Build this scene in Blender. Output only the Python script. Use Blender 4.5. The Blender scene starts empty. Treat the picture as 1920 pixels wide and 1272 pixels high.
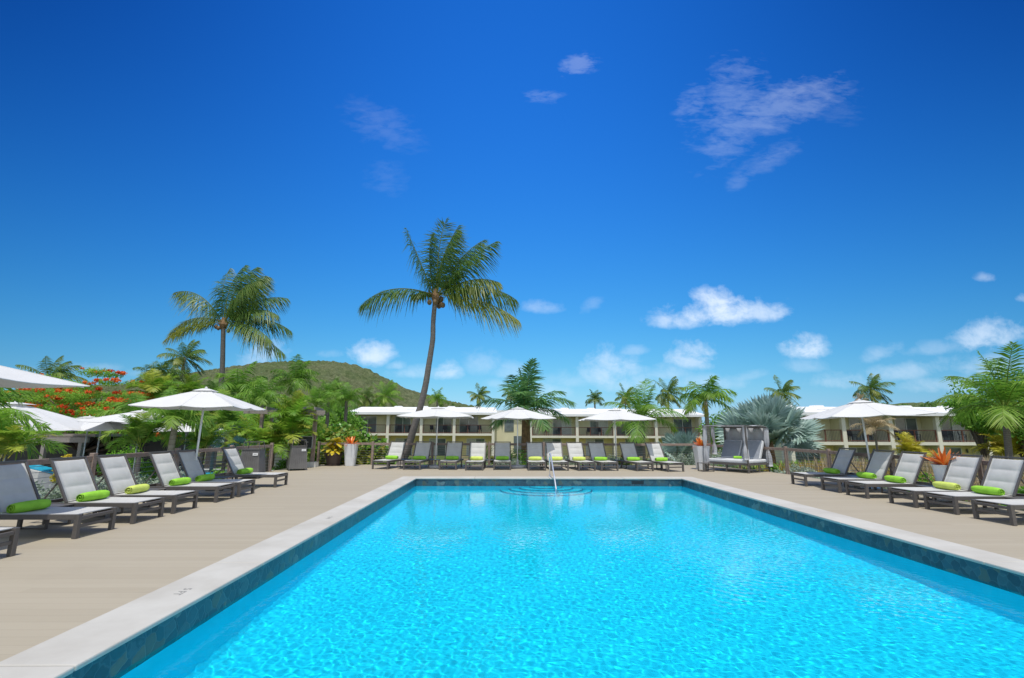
import bpy, bmesh, math, random
import numpy as np
from mathutils import Vector, Matrix, noise as mnoise

sc = bpy.context.scene
R = math.radians
PI = math.pi

# ------------------------------------------------------------------ camera
FPX = 906.7                      # focal length in pixels of the 1920 wide photograph
TILT = math.atan(170/FPX)
YAW = math.atan(14/FPX*math.cos(TILT))
ROLL = 0.0030
EYE = 1.55
cd = bpy.data.cameras.new('camera'); cam = bpy.data.objects.new('camera', cd)
sc.collection.objects.link(cam); sc.camera = cam
cd.sensor_width = 36.0; cd.lens = 36.0*FPX/1920.0
cd.clip_start = 0.05; cd.clip_end = 6000
cam.matrix_world = (Matrix.Translation((0, 0, EYE)) @ Matrix.Rotation(-YAW, 4, 'Z') @
                    Matrix.Rotation(PI/2+TILT, 4, 'X') @ Matrix.Rotation(ROLL, 4, 'Z'))

# ------------------------------------------------------------------ sky, sun, exposure
SUN_DIR = Vector((0.02, -0.31, 1.0)).normalized()
SUN_EL = math.asin(SUN_DIR.z)
SUN_ROT = math.atan2(SUN_DIR.x, SUN_DIR.y)

def sky_world():
    w = bpy.data.worlds.new('World'); sc.world = w; w.use_nodes = True
    nt = w.node_tree; N = nt.nodes; L = nt.links; N.clear()
    def math_(op, a, b=None, c=None, clamp=False):
        n = N.new('ShaderNodeMath'); n.operation = op; n.use_clamp = clamp
        for i, v in enumerate((a, b, c)):
            if v is None: continue
            if isinstance(v, (int, float)): n.inputs[i].default_value = v
            else: L.new(v, n.inputs[i])
        return n.outputs[0]
    out = N.new('ShaderNodeOutputWorld'); bg = N.new('ShaderNodeBackground')
    sky = N.new('ShaderNodeTexSky'); sky.sky_type = 'NISHITA'; sky.sun_disc = False
    sky.sun_elevation = SUN_EL; sky.sun_rotation = SUN_ROT
    sky.altitude = 0; sky.air_density = 1.0; sky.dust_density = 0.6; sky.ozone_density = 3.0
    # polarising-filter look: per channel power and gain of the physical sky
    sep = N.new('ShaderNodeSeparateColor'); L.new(sky.outputs[0], sep.inputs[0])
    comb = N.new('ShaderNodeCombineColor')
    tc0 = N.new('ShaderNodeTexCoord'); s0 = N.new('ShaderNodeSeparateXYZ'); L.new(tc0.outputs['Generated'], s0.inputs[0])
    x_, z_ = s0.outputs[0], s0.outputs[2]
    pol = math_('MULTIPLY_ADD', math_('MULTIPLY', z_, z_), -.8, 1.2)          # darkest band of the polarised sky
    pol = math_('MULTIPLY', pol, math_('MULTIPLY', math_('MULTIPLY_ADD', math_('MULTIPLY', x_, x_), -.6, 1.0),
                math_('MULTIPLY_ADD', math_('MULTIPLY', math_('MULTIPLY', x_, x_), math_('MULTIPLY', z_, z_)), -4.0, 1.0)))
    pol = math_('MAXIMUM', math_('MULTIPLY', pol, math_('MULTIPLY_ADD', x_, .08, 1.0)), .12)
    for i, (g, p) in enumerate(SKY_GRADE):
        v = math_('POWER', math_('MAXIMUM', sep.outputs[i], .0001), p)
        L.new(math_('MULTIPLY', math_('MULTIPLY', v, g), math_('POWER', pol, (1.5, 1.0, .72)[i])), comb.inputs[i])
    # unseen southern sky behind the camera: plain physical sky plus added white fill light
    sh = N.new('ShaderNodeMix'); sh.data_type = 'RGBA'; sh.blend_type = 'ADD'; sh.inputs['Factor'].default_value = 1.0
    L.new(sky.outputs[0], sh.inputs['A']); sh.inputs['B'].default_value = SOUTH_FILL
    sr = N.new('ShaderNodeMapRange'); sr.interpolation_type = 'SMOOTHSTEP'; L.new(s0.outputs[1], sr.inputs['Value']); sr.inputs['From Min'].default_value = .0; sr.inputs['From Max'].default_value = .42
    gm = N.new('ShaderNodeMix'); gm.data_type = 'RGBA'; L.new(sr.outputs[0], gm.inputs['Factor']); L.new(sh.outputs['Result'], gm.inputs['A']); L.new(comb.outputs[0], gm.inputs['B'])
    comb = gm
    # clouds laid out by world direction (x/y, z/y) on the northern sky
    tc = N.new('ShaderNodeTexCoord'); sx = N.new('ShaderNodeSeparateXYZ'); L.new(tc.outputs['Generated'], sx.inputs[0])
    yy = math_('MAXIMUM', sx.outputs[1], 0.02)
    a = math_('DIVIDE', sx.outputs[0], yy); b = math_('DIVIDE', sx.outputs[2], yy)
    cv = N.new('ShaderNodeCombineXYZ'); L.new(a, cv.inputs[0]); L.new(b, cv.inputs[1])
    def noise(scale, detail, rough, sxy=(1, 1), rot=0, dist=0):
        mp = N.new('ShaderNodeMapping'); mp.inputs['Scale'].default_value = (sxy[0], sxy[1], 1); mp.inputs['Rotation'].default_value = (0, 0, rot)
        L.new(cv.outputs[0], mp.inputs[0])
        t = N.new('ShaderNodeTexNoise'); t.inputs['Scale'].default_value = scale; t.inputs['Detail'].default_value = detail
        t.inputs['Roughness'].default_value = rough; t.inputs['Distortion'].default_value = dist
        L.new(mp.outputs[0], t.inputs['Vector']); return t.outputs['Fac']
    n_cum = noise(17, 9, .62, (1, 1.3), 0, .3); n_big = noise(5, 3, .5)
    n_cir = noise(8, 9, .62, (1.0, 2.3), R(-40), .6)
    n_fin = noise(34, 7, .6, (1.0, 2.6), R(-40), .4)
    n_cir = math_('MULTIPLY_ADD', n_fin, .42, math_('MULTIPLY', n_cir, .62))
    n_cfi = noise(60, 6, .6); n_cum = math_('MULTIPLY_ADD', n_cfi, .22, math_('MULTIPLY', n_cum, .80))
    dens = None
    def blob(cx, cy, rx, ry, amp, nz, nk, rot=0.0, flat=False):
        # soft ellipse around (cx, cy), eaten by noise
        c_, s_ = math.cos(rot), math.sin(rot)
        dx = math_('SUBTRACT', a, cx); dy = math_('SUBTRACT', b, cy)
        u = math_('MULTIPLY_ADD', dx, c_/rx, math_('MULTIPLY', dy, s_/rx))
        v = math_('MULTIPLY_ADD', dx, -s_/ry, math_('MULTIPLY', dy, c_/ry))
        r2 = math_('ADD', math_('MULTIPLY', u, u), math_('MULTIPLY', v, v))
        if flat:   # cumulus: flatter and sharper underneath
            vv = math_('MULTIPLY', math_('MINIMUM', v, 0), 1.3)
            r2 = math_('MULTIPLY_ADD', vv, vv, r2)
        k = math_('SUBTRACT', 1.0, r2)
        # soft core, wispy rim: noise matters most where the ellipse thins out
        d = math_('MULTIPLY_ADD', math_('SUBTRACT', nz, .5), nk, math_('MULTIPLY_ADD', k, .75, -.08))
        d = math_('MULTIPLY', math_('MAXIMUM', d, 0), math_('MAXIMUM', math_('MULTIPLY_ADD', k, .6, .55), 0))
        return math_('MULTIPLY', math_('SMOOTH_MIN', d, 1.0, .5), amp)
    for (px, py, rx, ry, amp, kind, rot) in CLOUDS:
        x, y, z = ray(px, py); cx, cy = x/y, z/y
        if kind == 'c': d = blob(cx, cy, rx/FPX, ry/FPX, amp, n_cum, 3.0, rot, True)
        else: d = blob(cx, cy, rx/FPX, ry/FPX, amp*.42, n_cir, 4.6 if rx > 46 else 7.0, rot)
        dens = d if dens is None else math_('MAXIMUM', dens, d)
    dens = math_('MULTIPLY', dens, math_('GREATER_THAN', sx.outputs[1], 0.05), clamp=True)
    mix = N.new('ShaderNodeMix'); mix.data_type = 'RGBA'
    L.new(dens, mix.inputs['Factor']); L.new(comb.outputs['Result'], mix.inputs['A'])
    # cloud colour: a little greyer where it is thickest underneath
    ramp = N.new('ShaderNodeMapRange'); L.new(n_big, ramp.inputs['Value']); ramp.inputs['From Min'].default_value = .35; ramp.inputs['From Max'].default_value = .65
    mc = N.new('ShaderNodeMix'); mc.data_type = 'RGBA'; L.new(ramp.outputs[0], mc.inputs['Factor'])
    mc.inputs['A'].default_value = (6.4, 7.6, 9.2, 1); mc.inputs['B'].default_value = (8.0, 8.8, 9.9, 1)
    L.new(mc.outputs['Result'], mix.inputs['B'])
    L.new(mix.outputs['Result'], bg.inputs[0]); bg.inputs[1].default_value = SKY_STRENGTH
    L.new(bg.outputs[0], out.inputs[0])
    w.cycles.sampling_method = 'MANUAL'; w.cycles.sample_map_resolution = 512

def ray(px, py):
    """world direction of a pixel of the photograph (used only to measure where things stand)"""
    px, py = px+ROLL*(py-636), py-ROLL*(px-960)
    u = (px-960)/FPX; v = -(py-636)/FPX
    f = math.cos(TILT)-v*math.sin(TILT); z = math.sin(TILT)+v*math.cos(TILT)
    return (u*math.cos(YAW)+f*math.sin(YAW), -u*math.sin(YAW)+f*math.cos(YAW), z)
def at(px, py, Y):
    x, y, z = ray(px, py); t = Y/y; return Vector((x*t, Y, EYE+z*t))
def gr(px, py, z0=0.0):
    x, y, z = ray(px, py); t = (z0-EYE)/z; return Vector((x*t, y*t, z0))

SKY_STRENGTH = 0.10
SOUTH_FILL = (2.6, 2.5, 2.3, 1)  # even white added to the out-of-view sky to brighten shaded areas
SKY_GRADE = ((0.155, 1.75), (1.0, 0.92), (5.3, 0.15))
CLOUDS = [  # px, py, half width, half height (px of the photo), strength, kind, tilt
    (1355, 590, 135, 42, .85, 'c', .06), (1350, 568, 70, 36, .8, 'c', 0), (1425, 588, 75, 32, .7, 'c', 0), (1270, 606, 75, 22, .6, 'c', 0),
    (1018, 578, 46, 22, .30, 'c', 0), (1110, 575, 30, 20, .18, 'c', .5), (1510, 655, 52, 36, .75, 'c', 0),
    (695, 667, 54, 38, .75, 'c', 0), (745, 688, 26, 14, .38, 'c', 0), (497, 668, 60, 34, .55, 'c', .3),
    (840, 700, 34, 26, .62, 'c', 0), (905, 685, 46, 34, .28, 'c', 0), (1145, 700, 75, 56, .5, 'c', 0), (1185, 660, 44, 16, .3, 'c', .1),
    (1295, 672, 62, 42, .7, 'c', 0), (1250, 700, 60, 26, .32, 'c', 0), (1070, 715, 60, 24, .22, 'c', 0), (1510, 690, 60, 22, .22, 'c', 0),
    (1400, 708, 70, 14, .2, 'c', .2), (1650, 665, 56, 22, .26, 'c', .3), (1760, 655, 80, 20, .22, 'c', .1), (1855, 635, 90, 46, .6, 'c', .2),
    (1860, 690, 120, 34, .30, 'c', 0), (1848, 523, 30, 14, .3, 'c', 0), (1918, 560, 20, 14, .3, 'c', 0), (170, 690, 70, 14, .18, 'c', 0),
    (255, 700, 30, 12, .12, 'c', 0), (930, 720, 30, 14, .22, 'c', 0), (700, 40+680, 30, 10, .12, 'c', 0),
    (1440, 205, 190, 55, .42, 's', .38), (1375, 190, 75, 130, .36, 's', -.3), (1370, 255, 110, 50, .34, 's', .75), (1300, 195, 34, 60, .26, 's', -.5), (1510, 195, 130, 36, .36, 's', .25), (1440, 300, 90, 26, .24, 's', .5), (1385, 340, 30, 16, .2, 's', .6),
    (1085, 122, 45, 26, .36, 's', .3), (1018, 182, 45, 16, .26, 's', 0), (720, 235, 95, 50, .15, 's', -.5), (725, 335, 50, 45, .10, 's', -.4),
    (1570, 205, 60, 40, .12, 's', 0), (780, 700, 60, 20, .3, 'c', 0), (960, 700, 50, 30, .3, 'c', 0), (1010, 735, 80, 22, .3, 'c', 0), (1180, 720, 90, 34, .34, 'c', 0), (1330, 720, 90, 24, .32, 'c', 0), (1570, 715, 90, 24, .3, 'c', 0),
    (1700, 700, 110, 26, .34, 'c', .1), (1790, 725, 120, 26, .32, 'c', 0), (620, 665, 30, 12, .2, 'c', 0), (60, 700, 60, 14, .14, 'c', 0),
]
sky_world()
sd = bpy.data.lights.new('sun', 'SUN'); sun = bpy.data.objects.new('sun', sd); sc.collection.objects.link(sun)
sd.energy = 3.1; sd.angle = R(.55); sd.color = (1.0, .96, .89)
sun.rotation_euler = (-SUN_DIR).to_track_quat('-Z', 'Y').to_euler()
sd.cycles.is_caustics_light = True
sc.view_settings.view_transform = 'Standard'; sc.view_settings.look = 'None'
sc.view_settings.exposure = 0.25; sc.view_settings.gamma = 1.0

# ------------------------------------------------------------------ helpers
COL = sc.collection
def tag(o, label=None, cat=None, group=None, kind=None):
    if label: o['label'] = label
    if cat: o['category'] = cat
    if group: o['group'] = group
    if kind: o['kind'] = kind
    return o
def thing(name, loc, label, cat, group=None, rz=0.0):
    o = bpy.data.objects.new(name, None); COL.objects.link(o)
    o.location = loc; o.rotation_euler = (0, 0, rz); o.empty_display_size = .2
    return tag(o, label, cat, group)
def copy_tree(o, parent=None):
    c = o.copy(); COL.objects.link(c); c.parent = parent
    for ch in list(KIDS.get(o.name, [])):
        k = copy_tree(ch, c); KIDS.setdefault(c.name, []).append(k)
    return c
KIDS = {}
def link(o, parent):
    COL.objects.link(o)
    if parent is not None:
        o.parent = parent; KIDS.setdefault(parent.name, []).append(o)
    return o

class MB:
    def __init__(s): s.v = []; s.f = []
    def add(s, vs, fs):
        b = len(s.v); s.v += [tuple(x) for x in vs]; s.f += [tuple(i+b for i in f) for f in fs]; return s
    def box(s, c, d, rot=None, top=None):
        """box centred at c with size d; top = scale of the upper face"""
        t = top or (1, 1); M = rot or Matrix.Identity(3); c = Vector(c); vs = []
        for z in (-1, 1):
            k = t if z > 0 else (1, 1)
            for x, y in ((-1, -1), (1, -1), (1, 1), (-1, 1)):
                vs.append(c+M@Vector((x*d[0]/2*k[0], y*d[1]/2*k[1], z*d[2]/2)))
        return s.add(vs, [(3, 2, 1, 0), (4, 5, 6, 7), (0, 1, 5, 4), (1, 2, 6, 5), (2, 3, 7, 6), (3, 0, 4, 7)])
    def bar(s, p, q, w, h=None, up=(0, 0, 1)):
        p, q = Vector(p), Vector(q); d = (q-p); l = d.length; d.normalize(); u = Vector(up)
        if abs(d.dot(u)) > .98: u = Vector((0, 1, 0))
        x = d.cross(u).normalized(); z = x.cross(d).normalized(); h = h or w
        M = Matrix((x, d, z)).transposed()
        return s.box((p+q)/2, (w, l, h), M)
    def tube(s, pts, r, n=8, cap=True):
        pts = [Vector(p) for p in pts]; rs = r if isinstance(r, (list, tuple)) else [r]*len(pts)
        vs = []; fs = []; ref = Vector((.13, .21, 1)).normalized()
        for i, p in enumerate(pts):
            t = (pts[min(i+1, len(pts)-1)]-pts[max(i-1, 0)]).normalized()
            a = t.cross(ref)
            if a.length < .2: a = t.cross(Vector((1, 0, 0)))
            a.normalize(); b = t.cross(a)
            for k in range(n):
                an = 2*PI*k/n; vs.append(p+(a*math.cos(an)+b*math.sin(an))*rs[i])
        for i in range(len(pts)-1):
            for k in range(n): fs.append((i*n+k, i*n+(k+1) % n, (i+1)*n+(k+1) % n, (i+1)*n+k))
        if cap: fs.append(tuple(reversed(range(n)))); fs.append(tuple((len(pts)-1)*n+k for k in range(n)))
        return s.add(vs, fs)
    def lathe(s, prof, n=20, c=(0, 0, 0), sq=0):
        """prof: (radius, z) pairs; sq>0 gives a rounded-square section"""
        vs = []; fs = []; c = Vector(c)
        for r, z in prof:
            for k in range(n):
                a = 2*PI*(k+.5)/n; x, y = math.cos(a), math.sin(a)
                if sq: m = (abs(x)**sq+abs(y)**sq)**(1/sq); x /= m; y /= m
                vs.append(c+Vector((x*r, y*r, z)))
        for i in range(len(prof)-1):
            for k in range(n): fs.append((i*n+k, i*n+(k+1) % n, (i+1)*n+(k+1) % n, (i+1)*n+k))
        fs.append(tuple(reversed(range(n)))); fs.append(tuple((len(prof)-1)*n+k for k in range(n)))
        return s.add(vs, fs)
    def ball(s, c, r, n=8, sc_=(1, 1, 1)):
        prof = [(max(math.sin(PI*i/n), .02)*r, -math.cos(PI*i/n)*r) for i in range(n+1)]
        b = len(s.v); s.lathe(prof, n+2)
        s.v[b:] = [(c[0]+x*sc_[0], c[1]+y*sc_[1], c[2]+z*sc_[2]) for x, y, z in s.v[b:]]; return s
    def build(s, name, m, parent=None, smooth=False, bevel=0.0):
        me = bpy.data.meshes.new(name); me.from_pydata(s.v, [], s.f); me.materials.append(m)
        if smooth:
            me.shade_smooth()
        o = bpy.data.objects.new(name, me); link(o, parent)
        if bevel:
            b = o.modifiers.new('bevel', 'BEVEL'); b.width = bevel; b.segments = 2; b.limit_method = 'ANGLE'
        return o

def np_mesh(name, V, F, m, parent=None, tint=None, smooth=False):
    """V (n,3) float, F (k,4) int"""
    me = bpy.data.meshes.new(name)
    V = np.asarray(V, dtype=np.float32); F = np.asarray(F, dtype=np.int32); k = F.shape[1]
    me.vertices.add(len(V)); me.vertices.foreach_set('co', V.ravel())
    me.loops.add(F.size); me.loops.foreach_set('vertex_index', F.ravel())
    me.polygons.add(len(F)); me.polygons.foreach_set('loop_start', np.arange(0, F.size, k, dtype=np.int32))
    me.update(calc_edges=True)
    if tint is not None:
        at_ = me.attributes.new('tint', 'FLOAT', 'POINT'); at_.data.foreach_set('value', np.asarray(tint, dtype=np.float32))
    me.materials.append(m)
    if smooth: me.shade_smooth()
    o = bpy.data.objects.new(name, me); link(o, parent); return o

# ------------------------------------------------------------------ materials
class Mat:
    def __init__(s, name):
        s.m = bpy.data.materials.new(name); s.m.use_nodes = True; s.nt = s.m.node_tree; s.N = s.nt.nodes; s.L = s.nt.links
        s.b = s.N['Principled BSDF']; s.out = s.N['Material Output']; s._o = None
    def n(s, t, **k):
        x = s.N.new(t)
        for a, v in k.items(): setattr(x, a, v)
        return x
    def setin(s, node, name, v):
        i = node.inputs[name]
        if isinstance(v, bpy.types.NodeSocket): s.L.new(v, i)
        else:
            if isinstance(v, (tuple, list)) and len(v) == 3 and i.type == 'RGBA': v = (*v, 1)
            i.default_value = v
    def co(s, kind='Object', scale=(1, 1, 1), rot=(0, 0, 0)):
        t = s.n('ShaderNodeTexCoord'); mp = s.n('ShaderNodeMapping'); mp.inputs['Scale'].default_value = scale; mp.inputs['Rotation'].default_value = rot
        s.L.new(t.outputs[kind], mp.inputs[0]); return mp.outputs[0]
    def wco(s, scale=(1, 1, 1)):
        g = s.n('ShaderNodeNewGeometry'); mp = s.n('ShaderNodeMapping'); mp.inputs['Scale'].default_value = scale
        s.L.new(g.outputs['Position'], mp.inputs[0]); return mp.outputs[0]
    def noise(s, co, scale, detail=4, rough=.55, dist=0):
        t = s.n('ShaderNodeTexNoise'); s.L.new(co, t.inputs['Vector'])
        for k, v in (('Scale', scale), ('Detail', detail), ('Roughness', rough), ('Distortion', dist)): t.inputs[k].default_value = v
        return t.outputs['Fac']
    def ramp(s, f, stops, interp='LINEAR'):
        r = s.n('ShaderNodeValToRGB'); r.color_ramp.interpolation = interp; e = r.color_ramp.elements
        while len(e) < len(stops): e.new(.5)
        for i, (p, c) in enumerate(stops):
            e[i].position = p; e[i].color = (*c, 1) if len(c) == 3 else c
        s.L.new(f, r.inputs[0]); return r.outputs[0]
    def mix(s, f, a, b, mode='MIX'):
        x = s.n('ShaderNodeMix', data_type='RGBA', blend_type=mode)
        for k, v in (('Factor', f), ('A', a), ('B', b)):
            i = [q for q in x.inputs if q.name == k and (q.type == ('VALUE' if k == 'Factor' else 'RGBA'))][0]
            if isinstance(v, bpy.types.NodeSocket): s.L.new(v, i)
            else: i.default_value = v if k == 'Factor' else (*v, 1) if len(v) == 3 else v
        return [q for q in x.outputs if q.type == 'RGBA'][0]
    def math(s, op, a, b=None, clamp=False):
        n = s.n('ShaderNodeMath', operation=op, use_clamp=clamp)
        for i, v in enumerate((a, b)):
            if v is None: continue
            if isinstance(v, (int, float)): n.inputs[i].default_value = v
            else: s.L.new(v, n.inputs[i])
        return n.outputs[0]
    def bump(s, h, strength=.3, dist=.01):
        b = s.n('ShaderNodeBump'); b.inputs['Strength'].default_value = strength; b.inputs['Distance'].default_value = dist
        s.L.new(h, b.inputs['Height']); s.L.new(b.outputs[0], s.b.inputs['Normal']); return b.outputs[0]
    def set(s, **k):
        names = dict(col='Base Color', rough='Roughness', metal='Metallic', spec='Specular IOR Level')
        for a, v in k.items(): s.setin(s.b, names[a], v)
        return s.m

def plain(name, c, rough=.6, metal=0.0, var=.12, scale=6, bump=.15, bscale=60, spec=.5):
    """paint / plastic / metal with small colour wear and fine bump"""
    M = Mat(name); co = M.co()
    f = M.noise(co, scale, 5, .6)
    d = tuple(x*(1-var) for x in c); l = tuple(min(x*(1+var), 1) for x in c)
    if bump: M.bump(M.noise(co, bscale, 3), bump, .004)
    return M.set(col=M.ramp(f, [(.3, d), (.7, l)]), rough=rough, metal=metal, spec=spec)

def wood(name, dark, light, scale=1.0, rough=.75):
    M = Mat(name); co = M.co('Object', (3*scale, 3*scale, 3*scale))
    g = M.noise(co, 2.2, 6, .65, 1.2)
    co2 = M.co('Object', (40, 40, 3)); f = M.noise(co2, 3, 4)
    c = M.mix(.35, M.ramp(g, [(.3, dark), (.7, light)]), M.ramp(f, [(.35, dark), (.65, light)]))
    M.bump(f, .4, .004)
    return M.set(col=c, rough=rough)

def leaf(name, c1, c2, tipc, trans=.35, rough=.5, spec=.35, nscale=1.5):
    """foliage: two greens by noise, 'tint' attribute runs towards tipc, some light passes through"""
    M = Mat(name); co = M.co()
    f = M.noise(co, nscale, 3, .6)
    a = M.n('ShaderNodeAttribute', attribute_name='tint')
    c = M.mix(M.math('MULTIPLY', a.outputs['Fac'], 1.0, True), M.ramp(f, [(.35, c1), (.65, c2)]), tipc)
    M.set(col=c, rough=rough, spec=spec)
    tr = M.n('ShaderNodeBsdfTranslucent'); M.L.new(c, tr.inputs[0])
    mx = M.n('ShaderNodeMixShader'); mx.inputs[0].default_value = trans
    M.L.new(M.b.outputs[0], mx.inputs[1]); M.L.new(tr.outputs[0], mx.inputs[2]); M.L.new(mx.outputs[0], M.out.inputs[0])
    return M.m
# ------------------------------------------------------------------ the pool
PX0, PX1, PY0, PY1 = -2.85, 5.80, -4.0, 16.27     # water edges
WZ = -0.235                                        # water level
CW = 0.54                                          # coping width
PD = -1.45                                         # pool floor

def mat_deck():
    M = Mat('composite_deck'); co = M.wco()
    sp = M.n('ShaderNodeSeparateXYZ'); M.L.new(co, sp.inputs[0])
    row = M.math('DIVIDE', sp.outputs[1], .145)
    fr = M.math('FRACT', row); idx = M.math('FLOOR', row)
    gap = M.math('LESS_THAN', fr, .035)
    cv = M.n('ShaderNodeCombineXYZ'); M.L.new(M.math('MULTIPLY', idx, 7.31), cv.inputs[0]); M.L.new(M.math('FLOOR', M.math('ADD', M.math('DIVIDE', sp.outputs[0], 4.9), M.math('MULTIPLY', idx, .37))), cv.inputs[1])
    wn = M.n('ShaderNodeTexWhiteNoise', noise_dimensions='3D'); M.L.new(cv.outputs[0], wn.inputs['Vector'])
    grain = M.noise(M.wco((.5, 26, 1)), 3, 5, .6)
    blot = M.noise(M.wco((.35, .8, 1)), 1.2, 4, .6)
    c = M.ramp(M.math('ADD', M.math('MULTIPLY', wn.outputs['Value'], .35), M.math('MULTIPLY', grain, .65)), [(.15, (.345, .298, .218)), (.85, (.405, .355, .268))])
    c = M.mix(M.math('MULTIPLY', blot, .35), c, (.34, .305, .23))
    c = M.mix(M.math('MULTIPLY', gap, .22), c, (.14, .115, .09))
    spot = M.ramp(M.noise(M.wco((1, 1.6, 1)), .9, 7, .72), [(.56, (0, 0, 0)), (.72, (1, 1, 1))]); c = M.mix(M.math('MULTIPLY', spot, .10), c, (.20, .165, .12))
    M.bump(M.math('SUBTRACT', M.math('MULTIPLY', grain, .3), gap), .35, .004)
    return M.set(col=c, rough=.72, spec=.3)
def mat_coping():
    M = Mat('white_coping'); co = M.wco()
    f = M.noise(co, 1.1, 6, .6); g = M.noise(co, 40, 4, .7)
    c = M.ramp(f, [(.3, (.41, .39, .345)), (.62, (.50, .485, .44))])
    st = M.ramp(M.noise(co, 3.2, 6, .7, .8), [(.62, (0, 0, 0)), (.74, (1, 1, 1))])
    c = M.mix(M.math('MULTIPLY', st, .25), c, (.42, .37, .30))
    M.bump(g, .25, .003); return M.set(col=c, rough=.8, spec=.3)
def mat_tile():
    """crazy-paved slate band at the waterline"""
    M = Mat('slate_waterline_tile'); co = M.wco((1, 1, 1)); nz = M.n('ShaderNodeTexNoise'); M.L.new(co, nz.inputs['Vector']); nz.inputs['Scale'].default_value = 5
    co = M.mix(.12, co, nz.outputs['Color'])
    v = M.n('ShaderNodeTexVoronoi', feature='F1'); M.L.new(co, v.inputs['Vector']); v.inputs['Scale'].default_value = 9.5
    e = M.n('ShaderNodeTexVoronoi', feature='DISTANCE_TO_EDGE'); M.L.new(co, e.inputs['Vector']); e.inputs['Scale'].default_value = 9.5
    hs = M.n('ShaderNodeSeparateColor'); M.L.new(v.outputs['Color'], hs.inputs[0])
    c = M.ramp(hs.outputs[0], [(0, (.010, .028, .05)), (.3, (.022, .06, .095)), (.5, (.012, .075, .11)), (.68, (.06, .13, .15)), (.84, (.03, .10, .14)), (.94, (.13, .12, .06)), (1, (.22, .30, .30))])
    c = M.mix(M.noise(co, 22, 5, .7), c, (.03, .07, .09))
    gr_ = M.math('LESS_THAN', e.outputs['Distance'], .035)
    c = M.mix(M.math('MULTIPLY', gr_, .22), c, (.10, .19, .22))
    M.bump(M.math('MINIMUM', e.outputs['Distance'], .08), .6, .03)
    return M.set(col=c, rough=.35)
def mat_plaster():
    M = Mat('pool_plaster'); co = M.wco()
    f = M.noise(co, 1.6, 5, .6); s = M.ramp(M.noise(co, 9, 6, .75), [(.60, (0, 0, 0)), (.70, (1, 1, 1))])
    c = M.ramp(f, [(.3, (.012, .68, .86)), (.7, (.025, .74, .90))])
    c = M.mix(M.math('MULTIPLY', s, .12), c, (.03, .40, .60))
    return M.set(col=c, rough=.8, spec=.2)
def mat_water():
    M = Mat('pool_water'); M.N.remove(M.b)
    g = M.n('ShaderNodeBsdfRefraction'); g.inputs['IOR'].default_value = 1.33; g.inputs['Roughness'].default_value = 0.0
    g.inputs['Color'].default_value = (.62, .98, 1.0, 1)
    r = M.n('ShaderNodeBsdfGlossy'); r.inputs['Roughness'].default_value = .0; r.inputs['Color'].default_value = (1, 1, 1, 1)
    f = M.n('ShaderNodeFresnel'); f.inputs['IOR'].default_value = 1.17; mx = M.n('ShaderNodeMixShader')
    M.L.new(f.outputs[0], mx.inputs[0]); M.L.new(g.outputs[0], mx.inputs[1]); M.L.new(r.outputs[0], mx.inputs[2])
    M.L.new(mx.outputs[0], M.out.inputs[0]); return M.m

M_DECK = mat_deck(); M_COP = mat_coping(); M_TILE = mat_tile(); M_PLA = mat_plaster(); M_WAT = mat_water()
DX0, DX1, DY0, DY1 = -8.75, 10.35, -5.2, 22.35
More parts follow.
